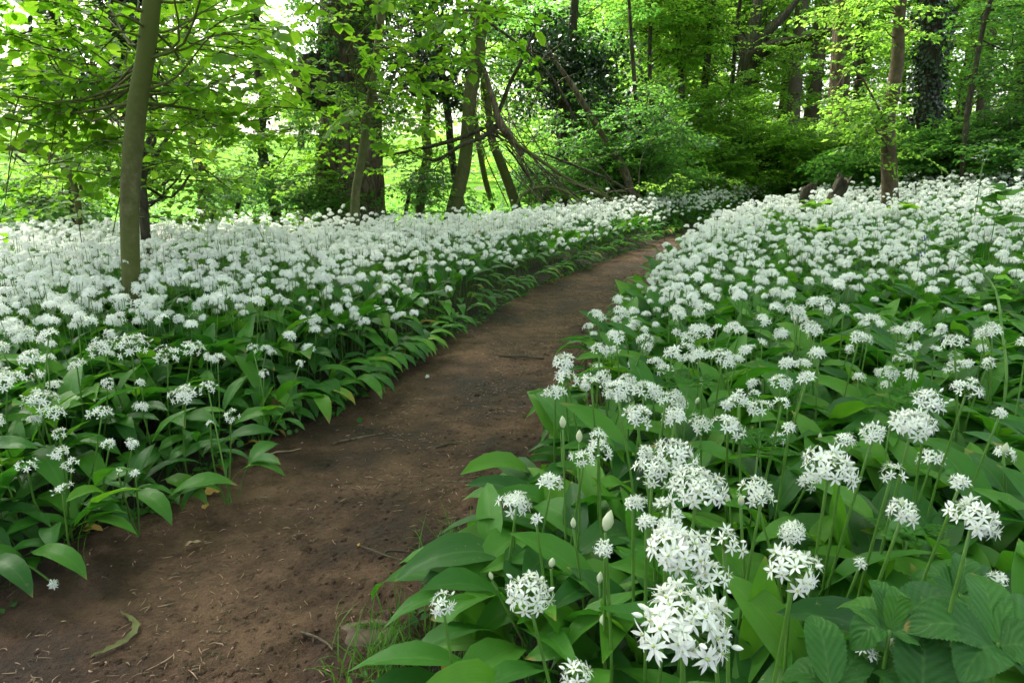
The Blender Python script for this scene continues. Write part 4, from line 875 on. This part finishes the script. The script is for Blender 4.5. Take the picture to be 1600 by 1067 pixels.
H=[
 ('largest white garlic flower head, lowest of the bright cluster nearest the camera',[(1068,985,165,.44,34,1)],[(1185,1090,.12,1196,868,.30,.062,.0,.15,.0,.8),(1130,1060,.10,935,950,.27,.05,.03)],(.02,.04)),
 ('big round garlic head just above the largest one',[(1062,868,118,.43,28,1)],[(1080,960,.12,962,855,.29,.045,.02)],(.01,.03)),
 ('open garlic head of separate stars right of the round one',[(1132,850,72,.42,12,1),(1110,905,70,.42,14,1)],[(1200,880,.1,1270,905,.26,.045,.03)],(.0,.03)),
 ('flat-topped garlic head with a green centre, above the nearest cluster',[(1088,770,102,.40,24,1)],[(1000,850,.1,925,745,.26,.055,.0,.2,.0,.7)],(.0,.03)),
 ('loose open garlic head of spaced stars before a broad upright leaf',[(1242,893,98,.42,17,1)],[(1330,1010,.08,1400,875,.24,.05,.03)],(-.005,.0)),
 ('wide garlic head right of the middle, its outer stars hanging down',[(1295,735,95,.41,22,1)],[(1310,880,.1,1305,745,.30,.055,.0,.2,.0,.75)],(.0,.05)),
 ('garlic plant with two compact heads side by side, right of the wide one',[(1322,690,38,.40,12,0),(1365,678,48,.41,15,0)],[],None),
 ('broad flat garlic head before the feathery herb, upper right',[(1425,666,72,.42,26,1)],[(1400,760,.1,1330,700,.28,.045,.02)],None),
 ('broad garlic head close to the right edge',[(1520,812,82,.42,24,1)],[(1480,900,.1,1375,835,.27,.06,.04,.3,.0,.6),(1560,930,.08,1620,880,.25,.05,.03)],None),
 ('small neat garlic head left of the broad one by the right edge',[(1411,801,52,.40,16,1)],[(1440,900,.08,1365,840,.2,.05,.03)],None),
 ('tiny round garlic head high above the broad right-hand one',[(1500,755,36,.40,12,0)],[(1560,800,.1,1470,740,.26,.045,.03)],None),
 ('ragged garlic head with a brown sheath left of the neat one',[(1393,742,48,.38,9,0)],[(1330,800,.1,1260,760,.24,.045,.03)],None),
 ('withered little garlic head between the big leaves on the right',[(1344,880,28,.30,5,0)],[],None),
 ('half-hidden garlic head low at the right edge',[(1560,907,38,.30,7,0)],[],None),
 ('low garlic head among the toothed leaves at the bottom',[(1355,1019,40,.26,9,0),(1390,1010,14,.26,0,0)],[],None),
 ('garlic head cut by the bottom of the view left of the largest one',[(900,1056,60,.34,12,1)],[(960,1075,.08,820,1030,.16,.055,.04),(1000,1060,.06,945,960,.24,.05,.02)],None),
 ('white garlic head on a slanting stalk over the broad leaf at the path side',[(826,930,88,.34,20,1)],[(930,1060,.06,835,945,.22,.075,.02,.15,.0,.6),(800,990,.06,905,1045,.2,.05,.03)],(.05,-.02)),
 ('lone small garlic head leaning over the path edge',[(692,943,50,.30,12,1)],[(790,1040,.05,672,968,.16,.06,.05,.3,.0,.7),(800,1010,.07,690,880,.15,.05,.04)],(.05,-.02)),
 ('garlic head half open beside a green bud, left of the nearest cluster',[(945,858,40,.34,9,1),(946,828,24,.35,0,0)],[(930,930,.08,790,880,.18,.055,.04,.25,.0,.5)],None),
 ('small garlic head over the leaves at the path side',[(838,812,26,.30,7,0)],[(900,870,.08,760,830,.16,.045,.04)],None),
 ('tiny garlic head nearest the muddy edge of the path',[(808,784,24,.28,7,0)],[(880,800,.08,790,770,.16,.04,.03)],None),
 ('small upright garlic head above the nearest cluster',[(989,787,34,.36,12,0)],[(1020,900,.1,970,760,.26,.055,.0,.2,.0,.55)],None),
 ('pair of small garlic heads touching the nearest cluster from above',[(1010,816,38,.38,11,0),(1042,824,40,.39,12,0)],[],None),
 ('little garlic head right of the flat-topped one',[(1190,780,46,.37,10,0),(1158,790,14,.36,0,0)],[(1200,850,.1,1130,790,.28,.045,.03)],None),
 ('small dense garlic head over the broad upright leaf',[(1238,832,50,.38,15,1)],[(1290,860,.12,1180,845,.25,.05,.03,.3,.0,.8)],None),
 ('long-stalked garlic heads joined in a cloud, upper middle of the near bed',[(1052,712,70,.41,20,1),(1020,738,64,.41,18,1),(1008,708,34,.4,9,0)],[(1010,800,.1,925,760,.24,.045,.03)],None),
 ('pale garlic head beside two closed buds near the path',[(912,720,46,.33,13,0),(880,668,14,.36,0,0),(905,690,14,.35,0,0)],[(930,770,.08,825,755,.18,.045,.04),(900,740,.08,830,710,.16,.04,.03)],None),
 ('small garlic head left of the tall leafy gap',[(935,683,36,.36,11,0)],[(960,740,.1,870,700,.24,.04,.03)],None),
 ('tall garlic head rising over the upper cloud of heads',[(995,652,54,.40,18,0),(965,612,52,.41,16,0)],[(900,640,.1,822,652,.22,.04,.05)],None),
 ('short garlic heads at the brow of the bed next to the path',[(925,600,44,.38,14,0),(880,570,20,.34,8,0)],[],None),
 ('garlic plant with a closed bud right of the lone head at the path',[(861,885,14,.26,0,0),(896,824,12,.28,0,0),(769,905,10,.22,0,0)],[(850,960,.05,720,930,.15,.045,.03),(860,930,.07,750,895,.17,.04,.04),(880,850,.05,790,800,.15,.04,.03)],None),
 ('loose garlic heads in the middle of the near bed',[(1040,625,38,.40,11,0),(1055,655,24,.38,7,0)],[],None),
 ('small garlic heads left of the feathery herb',[(1222,630,30,.39,9,0),(1234,668,26,.37,8,0),(1155,622,34,.40,12,0)],[(1230,740,.1,1130,690,.24,.05,.03)],None),
 ('white garlic heads over the dark leaves at the right edge',[(1510,612,52,.41,18,0),(1450,632,60,.40,20,0),(1563,645,26,.38,6,0)],[(1560,700,.1,1500,640,.28,.045,.03)],None)]
for i,hh in enumerate(H): hero(hh[0],hh[1],hh[2],hh[3],seed=700+i)
HL=[('lowest garlic head on the left bank, above the hanging leaves',[(97,768,36,.20,9,0)]),
 ('ragged triple cluster of garlic stars low on the left bank',[(95,712,38,.22,12,0),(112,728,34,.21,9,0),(42,732,40,.22,10,0)]),
 ('two little round garlic heads side by side on the left bank',[(170,695,28,.22,12,0),(206,695,26,.22,12,0)]),
 ('tiny garlic head nodding under the two round ones',[(211,739,17,.18,6,0),(184,738,10,.18,4,0)]),
 ('garlic head above the ragged cluster at the left',[(92,679,28,.24,11,0),(158,650,44,.25,14,0)]),
 ('broad pair of garlic heads close to the left edge of the view',[(62,630,54,.27,20,0),(84,648,38,.26,12,0)]),
 ('garlic head cut by the left edge of the view',[(10,600,60,.29,22,0),(60,589,28,.28,11,0)]),
 ('full garlic head in the middle of the left bank',[(290,622,50,.26,20,0)]),
 ('loose star cluster right of the full head on the left bank',[(360,652,30,.24,9,0),(328,662,16,.24,6,0),(325,608,34,.26,13,0)]),
 ('small garlic heads among the leaves at the left',[(120,572,30,.30,13,0),(168,600,24,.28,9,0)]),
 ('garlic heads on the brow of the left bank',[(205,545,62,.32,22,0),(160,545,44,.32,18,0)]),
 ('line of garlic heads halfway along the near left bank',[(262,560,46,.31,18,0),(300,548,40,.31,16,0)]),
 ('last low garlic head before the bank bends',[(412,585,20,.24,9,0),(468,568,18,.25,9,0),(395,545,22,.27,10,0)])]
for i,(lb,hd) in enumerate(HL):
    t=hero(lb,hd,[],(-.05,.06),seed=760+i); t['group']='low garlic heads on the near left bank'
    r2=np.random.default_rng(790+i)
    for k in range(5): place_tpl(LT_HI[int(r2.integers(1,6))],r2.normal(-1.57,1.1),r2.uniform(.2,.27),tuple(np.array(t.location)+[r2.normal(0,.02),r2.normal(0,.02),0])).build('leaf',M['garlic_leaf'],t)

# dog's mercury: toothed oval leaves in whorls, bottom right corner
def toothed(mb,a,e_,wd,lift=.02,rn=.5,fold=.22):
    q=resample([a,(a+e_)/2+[0,0,lift],e_],45); T=nrm(np.gradient(q,axis=0)); tt=np.linspace(0,1,45)
    X=nrm(np.cross(T,nrm(np.array([0,-.3,1.])))); Z=np.cross(X,T)
    w_=np.sin(np.pi*tt**.8)**.75*wd/2; w_=np.maximum(w_*(1+.045*np.where(np.arange(45)%2,1,-1)),.0006); c=np.linspace(-1,1,9)
    V=q[:,None,:]+X[:,None,:]*(w_[:,None]*c[None])[...,None]+Z[:,None,:]*(np.abs(c)[None]**1.2*w_[:,None]*fold+.0005*np.sin(tt*30)[:,None]*np.abs(c)[None])[...,None]
    mb.add(V.reshape(-1,3),grid_faces(45,9),np.stack([np.repeat(c[None],45,0),np.repeat(tt[:,None],9,1)],-1).reshape(-1,2),rn)
def mercury(lb,u,v,h,leaves,seed):
    r_=np.random.default_rng(seed); c=P(u,v,h); b=np.array([c[0]+.01,c[1]+.01,G(c[0],c[1])])
    t=thing('woodland_herb',lb,'plant',b,'toothed leafy herbs in the bottom right corner'); mb=MB(); tube(mb,[b-[0,0,.02],(b+c)/2+r_.normal(0,.005,3),c],[.003,.0026,.002],6,8); mb.build('stem',M['stalk'],t)
    for (du,dv,dh,w_) in leaves:
        m2=MB(); e_=P(u+du,v+dv,h+dh); toothed(m2,c+(e_-c)*.06,e_,w_,.015,r_.uniform(.2,.9)); m2.build('leaf',M['nettle_leaf'],t)
mercury('toothed herb with a pale central shoot between the garlic and the right edge',1390,985,.30,[(-85,-35,-.02,.036),(100,-55,-.01,.042),(-30,-80,.03,.022),(20,-60,.04,.024),(-60,30,-.03,.04),(60,40,-.03,.04)],1)
mercury('toothed herb with the broadest leaves, in the very corner',1560,1005,.30,[(-150,-20,0,.05),(-40,-110,.02,.04),(90,-40,.0,.05),(-60,60,-.02,.05),(70,50,-.02,.055)],2)
mercury('toothed herb with one upright oval leaf at the bottom edge',1300,1080,.24,[(-32,-120,.05,.042),(60,-60,.0,.04),(-80,-20,-.02,.04)],3)
mercury('toothed herb with dark leaves overlapping the bottom edge',1440,1100,.24,[(0,-110,.05,.06),(-80,-60,0,.05),(90,-50,0,.05)],4)
mercury('toothed herb half hidden behind the broad garlic head at the right',1500,930,.26,[(-70,-30,0,.035),(70,-20,0,.035),(10,-60,.02,.03),(-30,40,-.02,.035)],5)

# feathery herb (herb robert like): divided leaves
def feathery(lb,u,v,h,n,size,seed,grp='feathery divided herbs in the right bed'):
    r_=np.random.default_rng(seed); c=P(u,v,h); b=np.array([c[0],c[1]+.01,G(c[0],c[1])]); t=thing('feathery_herb',lb,'plant',b,grp)
    mb=MB(); tube(mb,[b-[0,0,.02],c],[.002,.0015],5,4); mb.build('stem',M['stalk'],t); lt=leaf_tpl(3,3,'tree',5,-10,.42,.1,0,.0)
    for i in range(n):
        az=i/n*6.28+r_.normal(0,.3); d=np.array([math.cos(az),math.sin(az),r_.uniform(-.1,.5)]); m2=MB(); L=size*r_.uniform(.8,1.2); e_=c+nrm(d)*L
        tube(m2,[c,(c+e_)/2+[0,0,.008],e_],[.0011,.0008,.0005],4,5,rn=.5)
        T=[];Dd=[];S=[]
        for f in np.linspace(.45,1,5):
            for s_ in (-1,1):
                sd_=np.cross(nrm(d),[0,0,1.])*s_
                dd=nrm(nrm(d)*.6+sd_); l=L*.42*(1.25-f)
                for g_ in (.35,.7,1.0):
                    for s3 in (-1,0,1):
                        T.append(c+(e_-c)*f+dd*l*g_*.8); Dd.append(nrm(dd+np.cross(dd,[0,0,1.])*s3*.9)); S.append(l*.42)
            T.append(c+(e_-c)*f); Dd.append(nrm(d)); S.append(L*.18)
        k=len(T); m2.inst(lt,frames(np.array(Dd),nrm(np.array([0,0,1.])+r_.normal(0,.15,(k,3)))),np.array(T),np.array(S),np.full(k,.5)+r_.normal(0,.1,k),0)
        m2.build('leaf',M['cool_leaf'],t)
feathery('feathery herb with divided leaves in the middle of the near garlic',1185,702,.31,7,.055,1)
feathery('feathery herb behind the wide garlic head',1395,640,.33,6,.06,2)
feathery('feathery herb left of the middle garlic heads',1075,600,.33,6,.06,3)
feathery('feathery herb above the broad head near the right edge',1430,560,.35,6,.07,4)
feathery('feathery herb under the neat garlic head',1420,835,.24,5,.05,5)

# broad-leaved and upright herbs and tiny saplings rising above the flowers
def herb(name,lb,Y,px,n,ll,seed,lm='tree_leaf',spr=None,grp=None,stem='stalk',rad=.003):
    r_=np.random.default_rng(seed); pts=[at(u,v,Y) for u,v in px]; pts[0][2]=G(pts[0][0],pts[0][1])-.01
    t=thing(name,lb,'plant',pts[0],grp); mb=MB(); q=tube(mb,pts,np.linspace(rad,rad*.5,len(pts)),5,16); mb.build('stem',M[stem],t)
    m2=MB(); s_=r_.uniform(.45,1,n); T=q[(s_*15).astype(int)]; az=r_.random(n)*6.28; D=nrm(np.stack([np.cos(az),np.sin(az),r_.normal(.1,.2,n)],-1))
    if spr: put_sprays(m2,spr,T,D,ll*(.8+.4*r_.random(n)),r_,.25,.4,.6)
    else: m2.inst(beechleaf(4,3,wd=.36),frames(D,nrm(np.array([0,0,1.])+r_.normal(0,.2,(n,3)))),T,ll*(.7+.5*r_.random(n)),.5+.4*r_.random(n),0)
    m2.build('leaves',[M[lm],M['twig']],t)
g1='little saplings and herbs standing in the garlic'
herb('little_sapling','little bare-stemmed sapling with small leaves beside the slender sapling',4.3,[(410,400),(412,380),(400,350),(408,330)],9,.09,1,'beech_leaf',grp=g1,stem='twig')
herb('little_sapling','small leafy sapling above the flowers, left of the slender sapling',4.9,[(470,400),(466,375),(468,345),(480,325)],10,.09,2,'beech_leaf',grp=g1,stem='twig')
herb('little_sapling','thin sapling stem in the flowers at the far left',3.6,[(130,420),(126,370),(118,320),(112,300)],6,.09,3,'beech_leaf',grp=g1,stem='twig')
herb('little_sapling','small sapling with a wide flat spray where the path ends',7.4,[(1040,352),(1041,320),(1038,290),(1050,270)],6,.5,4,'tree_leaf',SP_MID,grp=g1,stem='twig')
herb('little_sapling','short sapling spray beyond the path end',8.6,[(1128,325),(1130,300),(1135,262)],5,.45,5,'tree_leaf',SP_MID,grp=g1,stem='twig')
herb('leafy_herb','broad light green herb before the brown trunk',5.4,[(1405,352),(1405,335),(1402,322)],9,.17,6,'beech_leaf',grp=g1)
herb('leafy_herb','broad-leaved herb left of the brown trunk in the flowers',5.8,[(1270,345),(1272,330),(1275,318)],9,.15,7,'tree_leaf',grp=g1)
herb('leafy_herb','low leafy herb between the two stumps and the path',5.2,[(1210,362),(1212,350),(1214,338)],8,.15,8,'tree_leaf',grp=g1)
herb('leafy_herb','green herb low in the flowers below the brown trunk',4.2,[(1270,385),(1272,372),(1275,360)],8,.12,9,'tree_leaf',grp=g1)
herb('leafy_herb','tall leafy herb at the right edge among the flowers',3.4,[(1545,420),(1550,370),(1560,330),(1570,290)],16,.12,10,'cool_leaf',grp=g1)
herb('leafy_herb','dark leafy herb patch right, behind the front flowers',2.6,[(1530,520),(1532,490),(1530,465)],12,.11,11,'cool_leaf',grp=g1)
herb('leafy_herb','second dark leafy herb patch at the right edge',2.7,[(1590,500),(1592,470),(1588,440)],12,.11,12,'cool_leaf',grp=g1)
# goosegrass: tall weak stem with whorls
r_=np.random.default_rng(9); pts=[at(u,v,1.55+.1*i) for i,(u,v) in enumerate([(1572,640),(1572,600),(1566,520),(1556,455),(1530,420),(1500,395),(1470,385)])]; pts[0][2]=G(pts[0][0],pts[0][1])
t=thing('goosegrass','tall goosegrass stem with leaf whorls bending left near the right edge','plant',pts[0]); mb=MB(); q=tube(mb,pts,[.004,.004,.0035,.003,.002,.0016,.001],5,36); mb.build('stem',M['stalk'],t)
m2=MB()
for k in range(6,35,4):
    for j in range(7):
        az=j/7*6.28; D=np.array([[math.cos(az),math.sin(az),.3]]); m2.inst(leaf_tpl(2,2,'tree',0,-10,.1,.1,0,0),frames(nrm(D),np.array([[0,0,1.]])),q[k][None],np.array([.04]))
m2.build('leaves',M['grass'],t)
# cow parsley with small white umbels at the upper right
r_=np.random.default_rng(19); b=at(1530,300,5.2); b[2]=G(b[0],b[1]); t=thing('cow_parsley','cow parsley with small white flower plates above the garlic, upper right','plant',b)
mb=MB(); ms=MB(); c0=at(1535,262,5.2); tube(mb,[b-[0,0,.02],c0],[.005,.003],5,5)
for (u,v) in [(1523,247),(1530,243),(1538,236),(1549,230),(1556,219),(1540,250)]:
    e_=at(u,v,5.2+r_.normal(0,.05)); tube(mb,[c0,(c0+e_)/2+[0,0,.01],e_],[.002,.0015,.001],4,5)
    T=e_+r_.normal(0,.012,(26,3))*[1,1,.25]; ms.inst(FL_FAR[0],frames(np.tile([0,0,1.],(26,1))+r_.normal(0,.1,(26,3)),nrm(r_.normal(0,1,(26,3)))),T,np.full(26,.006))
mb.build('stem',M['stalk'],t); ms.build('flowers',M['petal'],t)
# bluebells
for i,(u,v,lb) in enumerate([(1437,395,'bluebell left of the taller herbs in the right bed'),(1448,372,'bluebell right above the first one'),(1573,298,'bluebell high at the right edge')]):
    c=P(u,v,.40); b=np.array([c[0],c[1],G(c[0],c[1])]); t=thing('bluebell',lb,'flower',b,'bluebells among the garlic'); mb=MB(); tube(mb,[b-[0,0,.01],(b+c)/2,c],[.003,.0025,.002],5,6); mb.build('stem',M['stalk'],t)
    ms=MB(); T=c+np.random.default_rng(i).normal(0,.012,(9,3)); ms.inst(BUD,frames(np.tile([.3,.2,-1.],(9,1)),np.tile([0,1.,.1],(9,1))),T,np.full(9,.009)); ms.build('flowers',M['bluebell'],t)

# ------------------------------------------------------------------ grass, litter, twigs and leaves on the path
def blades(T,h,r_,mb,wd=.0028):
    k=len(T); lt=[leaf_tpl(5,2,'garlic',e0,e1,.5,0,0,0.0) for e0,e1 in ((85,40),(75,10),(60,-20))]; ch=r_.integers(0,3,k); az=r_.random(k)*6.28
    for c in range(3):
        s_=ch==c; mb.inst(lt[c],rotz(az[s_]),T[s_],np.stack([np.full(s_.sum(),wd),h[s_],h[s_]],-1)*1.0)
r_=np.random.default_rng(31); T=[]
for (u,v,su,sv,n_) in [(700,890,22,25,70),(640,1010,40,30,90),(600,1040,30,25,60),(720,960,28,30,50),(745,850,22,16,50),(690,1020,35,25,60),(570,1060,25,15,30)]:
    for _ in range(n_):
        p=P(u+r_.normal(0,su),v+r_.normal(0,sv),0); T.append([p[0],p[1],pz(p[0],p[1])-.004])
T=np.array(T); mb=MB(); blades(T,r_.uniform(.04,.115,len(T)),r_,mb,.0033)
tag(mb.build('grass',M['grass']),'thin green grass along the right edge of the path','grass',kind='stuff')
# ground cover where the banks meet the path: tiny leaves
mb=MB(); T=[];
for _ in range(1500):
    y=r_.uniform(.6,7)**1.0; x=(xL(y)+r_.normal(-.02,.035)) if r_.random()<.62 else (xR(y)+r_.normal(.01,.03)); T.append([x,y,pz(x,y)+r_.uniform(0,.02)])
T=np.array(T); k=len(T); az=r_.random(k)*6.28; D=np.stack([np.cos(az),np.sin(az),r_.uniform(0,.8,k)],-1)
mb.inst(leaf_tpl(3,3,'tree',10,-30,.4,.2,0,.1),frames(nrm(D),nrm(np.array([0,0,1.])+r_.normal(0,.3,(k,3)))),T,r_.uniform(.012,.03,k),r_.random(k),0)
tag(mb.build('ground_cover',[M['nettle_leaf']]),'tiny-leaved ground cover creeping along both path edges','ground cover',kind='stuff')
# withered garlic leaves along the left path edge
for i in range(40):
    rr=np.random.default_rng(900+i); y=1.05+4.4*rr.random()**1.5; x=float(xL(y))-.03+rr.normal(0,.03); az=rr.normal(0,.9) ; L=rr.uniform(.05,.10)
    mb=MB(); mb.inst(leaf_tpl(14,5,'garlic',rr.uniform(10,60),rr.uniform(-70,-20),.17,rr.uniform(-.2,.4),.22,.15,roll=rr.uniform(-60,60),seed=i),rotz(np.array([az-1.57])),np.array([[x,y,pz(x,y)+.01]]),np.array([L]),np.array([.97 if i%4==0 else .5]),0)
    tag(mb.build('withered_leaf',M['dead_leaf'] if i%5==0 else M['garlic_leaf'],origin=(x,y,pz(x,y))),'wilting green garlic leaf lying along the left edge of the path' if i%5 else 'brown withered garlic leaf lying along the left edge of the path','leaf','withered leaves along the left path edge')
# litter: bud scales, bits of straw, crumbs
mb=MB(); n=8000; y=.65+6.5*r_.random(n)**1.7; u=np.clip(r_.normal(.55,.27,n),.0,1.0); x=xL(y)*(1-u)+xR(y)*u
for i in range(n):
    if fnoise(x[i],y[i],5.0,8)+.5*fnoise(x[i],y[i],13.,2)+.5*r_.normal()<-.15: continue
    p=np.array([x[i],y[i],pz(x[i],y[i])+.0015]); L=.005+.021*r_.random()**2*(1 if r_.random()<.93 else 2); az=r_.random()*6.28; d=np.array([math.cos(az),math.sin(az),0]); s_=np.array([-d[1],d[0],0])*r_.normal(0,.14)
    rr=r_.uniform(.0004,.0014)*(1.5 if L<.009 else 1); tube(mb,[p-d*L/2,p+s_*L*.6+d*L*r_.normal(0,.15)+[0,0,r_.uniform(.0,.0025)],p+d*L/2],[rr*.4,rr,rr*.4],4,5,m=int(r_.choice([0,0,1,2,2,2])),cap=False)
tag(mb.build('leaf_litter',[M['straw'],M['pinkbud'],M['twig']]),'scattered bud scales and straw bits on the brown path','litter',kind='stuff')
# crumbs of soil
mb=MB(); n=8000; y=.7+5*r_.random(n)**1.6; u=np.clip(r_.normal(.72,.25,n),.0,1.03); x=xL(y)*(1-u)+xR(y)*u; az=r_.random(n)*6.28
ic=np.array([(1,0,0),(-1,0,0),(0,1,0),(0,-1,0),(0,0,1),(0,0,-1)],float); fc=np.array([[0,2,4],[2,1,4],[1,3,4],[3,0,4],[2,0,5],[1,2,5],[3,1,5],[0,3,5]]); cr=MB(); cr.add(ic,fc,None,.5,0)
sz=.0012+.006*r_.random(n)**3; sz=sz*(1+1.2*(r_.random(n)<.03)); mb.inst(cr.tpl(),rotz(az),np.stack([x,y,[pz(a,b) for a,b in zip(x,y)]],-1),np.stack([sz*r_.uniform(.7,1.4,n),sz,sz*.6],-1))
tag(mb.build('soil_crumbs',M['path']),'loose crumbs of brown soil on the trodden path','soil',kind='stuff')
# sticks one can tell apart
SK=[((590,868),(640,862),.003,'short dark stick on the left half of the path'),((520,690),(600,670),.0035,'dark stick at the left edge of the path'),((680,695),(720,690),.003,'small stick in the middle of the path'),
 ((700,750),(790,762),.003,'stick half sunk in the mud near the right bank'),((400,725),(470,700),.003,'pale twig sticking out from under the left bank'),((470,985),(520,1015),.0025,'thin twig beside the flat stone'),((780,555),(850,558),.006,'root crossing the path in the distance'),
 ((880,610),(930,590),.005,'dark root end at the right bank'),((750,820),(830,835),.0025,'thin twig below the muddy patch'),((660,880),(700,905),.002,'short thin twig near the grass'),((560,850),(640,880),.002,'hair-thin twig across the middle of the path')]
for i,(a,b,rr,lb) in enumerate(SK):
    A=P(*a,0);B=P(*b,0); A[2]=pz(A[0],A[1])+rr*.6;B[2]=pz(B[0],B[1])+rr*.6; m_=(A+B)/2+[r_.normal(0,.01),r_.normal(0,.01),.004]
    mb=MB(); tube(mb,[A,(A+m_)/2+r_.normal(0,.003,3)*[1,1,.3],m_,(m_+B)/2+r_.normal(0,.003,3)*[1,1,.3],B],[rr*.8,rr,rr*.9,rr*.8,rr*.5],7,20,rough=.08,seed=i)
    tag(mb.build('twig',M['straw' if 'pale' in lb else 'dead_wood' if i%2 else 'twig'],origin=A),lb,'twig','twigs on the path')
# fallen leaves and others
def flat_leaf(name,lb,u,v,L,az,m,seed,wd=.3,cat='leaf'):
    p=P(u,v,0); p[2]=pz(p[0],p[1])+.006; mb=MB(); mb.inst(leaf_tpl(16,5,'tree',18,-25,wd,.4,.22,.1,roll=30,seed=seed),rotz(np.array([az])),p[None],np.array([L]),np.array([.5]),0)
    return tag(mb.build(name,M[m],origin=p),lb,cat)
flat_leaf('dead_leaf','curled orange-yellow dead leaf at the left edge of the path',348,768,.05,2.2,'dead_leaf',3)
flat_leaf('dead_leaf','small orange leaf left of the curled one under the bank',320,795,.03,.4,'dead_leaf',5)
flat_leaf('dead_leaf','brownish dead leaf low on the left part of the path',285,850,.05,-1.3,'straw',7,.22)
flat_leaf('dead_leaf','orange leaf standing in the grass at the bottom',700,1058,.035,.2,'dead_leaf',9)
flat_leaf('dead_leaf','tiny yellow leaf under the right bank',560,855,.012,.2,'dead_leaf',11)
# twisted greyish green dead stalk, bottom left
q_=[P(u,v,0) for u,v in [(142,1028),(170,1016),(196,1002),(212,985),(208,972),(188,958)]]
for p in q_: p[2]=pz(p[0],p[1])+.005
mb=MB(); Q=resample(q_,22); T=nrm(np.gradient(Q,axis=0)); X=nrm(np.cross(T,[0,0,1.])); w_=np.interp(np.linspace(0,1,22),[0,.3,.7,1],[.002,.007,.006,.001])*(1+.3*np.sin(np.arange(22)*1.9))
V=Q[:,None,:]+X[:,None,:]*(w_[:,None]*np.array([-1,0,1])[None])[...,None]; V[:,:,2]+=.004*np.abs(np.sin(np.arange(22)*1.1))[:,None]*np.array([1,.2,.9])[None]
mb.add(V.reshape(-1,3),grid_faces(22,3),np.stack([np.repeat(np.array([-1,0,1.])[None],22,0),np.repeat(np.linspace(0,1,22)[:,None],3,1)],-1).reshape(-1,2),.2)
tag(mb.build('wilted_leaf',M['green_bark'],origin=q_[0]),'long twisted wilted grey-green leaf on the path at the bottom left','leaf')
# fallen flower
p=P(667,587,0); p[2]=pz(p[0],p[1])+.008; mb=MB(); mb.inst(head_mb(np.random.default_rng(5),7,.006,.008,0).tpl(),frames(np.array([[1,.2,.4]]),np.array([[0,.3,1.]])),p[None],np.array([1.]))
tag(mb.build('fallen_flower',[M['petal'],M['ovary'],M['stalk']],origin=p),'single fallen white flower lying on the path','flower')
# flowering stalk flopped over the path at the left
b=P(0,860,.03); e_=P(84,912,.03); t=thing('wild_garlic','fallen garlic stalk with one white flower flopped onto the path, far left','wild garlic',(b[0],b[1],G(b[0],b[1])))
mk_stalk(t,b,e_,r_,.0022); mk_head(t,e_,(.8,-.6),np.random.default_rng(6),9,.006,.008)
# flat stone
c=P(588,985,0); c[2]=pz(c[0],c[1])-.007; n,m_=30,12; mb=MB(); V=[]
for i in range(m_):
    f=i/(m_-1)*math.pi/2
    for j in range(n):
        a=j/n*6.28; rr=math.cos(f)*(1+.12*math.sin(3*a+1)+.08*math.sin(5*a)); V.append([c[0]+rr*.070*math.cos(a),c[1]+rr*.036*math.sin(a),c[2]+math.sin(f)*.013+.001*math.sin(a*9+f*7)])
mb.add(np.array(V),grid_faces(m_,n,True)); t=thing('flat_stone','flat pale stone with a strip of moss sunk in the path','stone',c); mb.build('stone',M['stone'],t)
T=np.array([[c[0]-.005+r_.normal(0,.022),c[1]+.004+r_.normal(0,.004),c[2]+.0135] for _ in range(220)]); D=nrm(r_.normal(0,1,(220,3))+[0,0,1.2]); mb=MB(); mb.inst(leaf_tpl(2,2,'tree',5,-5,.3,0,0,0),frames(D,nrm(r_.normal(0,1,(220,3)))),T,r_.uniform(.003,.006,220)); mb.build('moss',M['grass'],t)
# undergrowth under the wood edge
mb=MB(); T=[];
for _ in range(700):
    y=r_.uniform(7.6,13); x=r_.uniform(-8,.62*y); 
    if x>.8 and y<12.2: continue
    T.append([x,y,G(x,y)+r_.uniform(.05,.35)])
T=np.array(T); k=len(T); az=r_.random(k)*6.28; put_sprays(mb,SP_FAR,T,np.stack([np.cos(az),np.sin(az),r_.uniform(.1,.8,k)],-1),.45+.3*r_.random(k),r_,.4,0,.8)
tag(mb.build('undergrowth',[M['cool_leaf'],M['twig']]),'dark green nettles and brambles under the trees behind the flowers','undergrowth',kind='stuff')
for o in list(bpy.data.objects):
    if o.type=='EMPTY' and o.get('group')=='x': bpy.data.objects.remove(o)
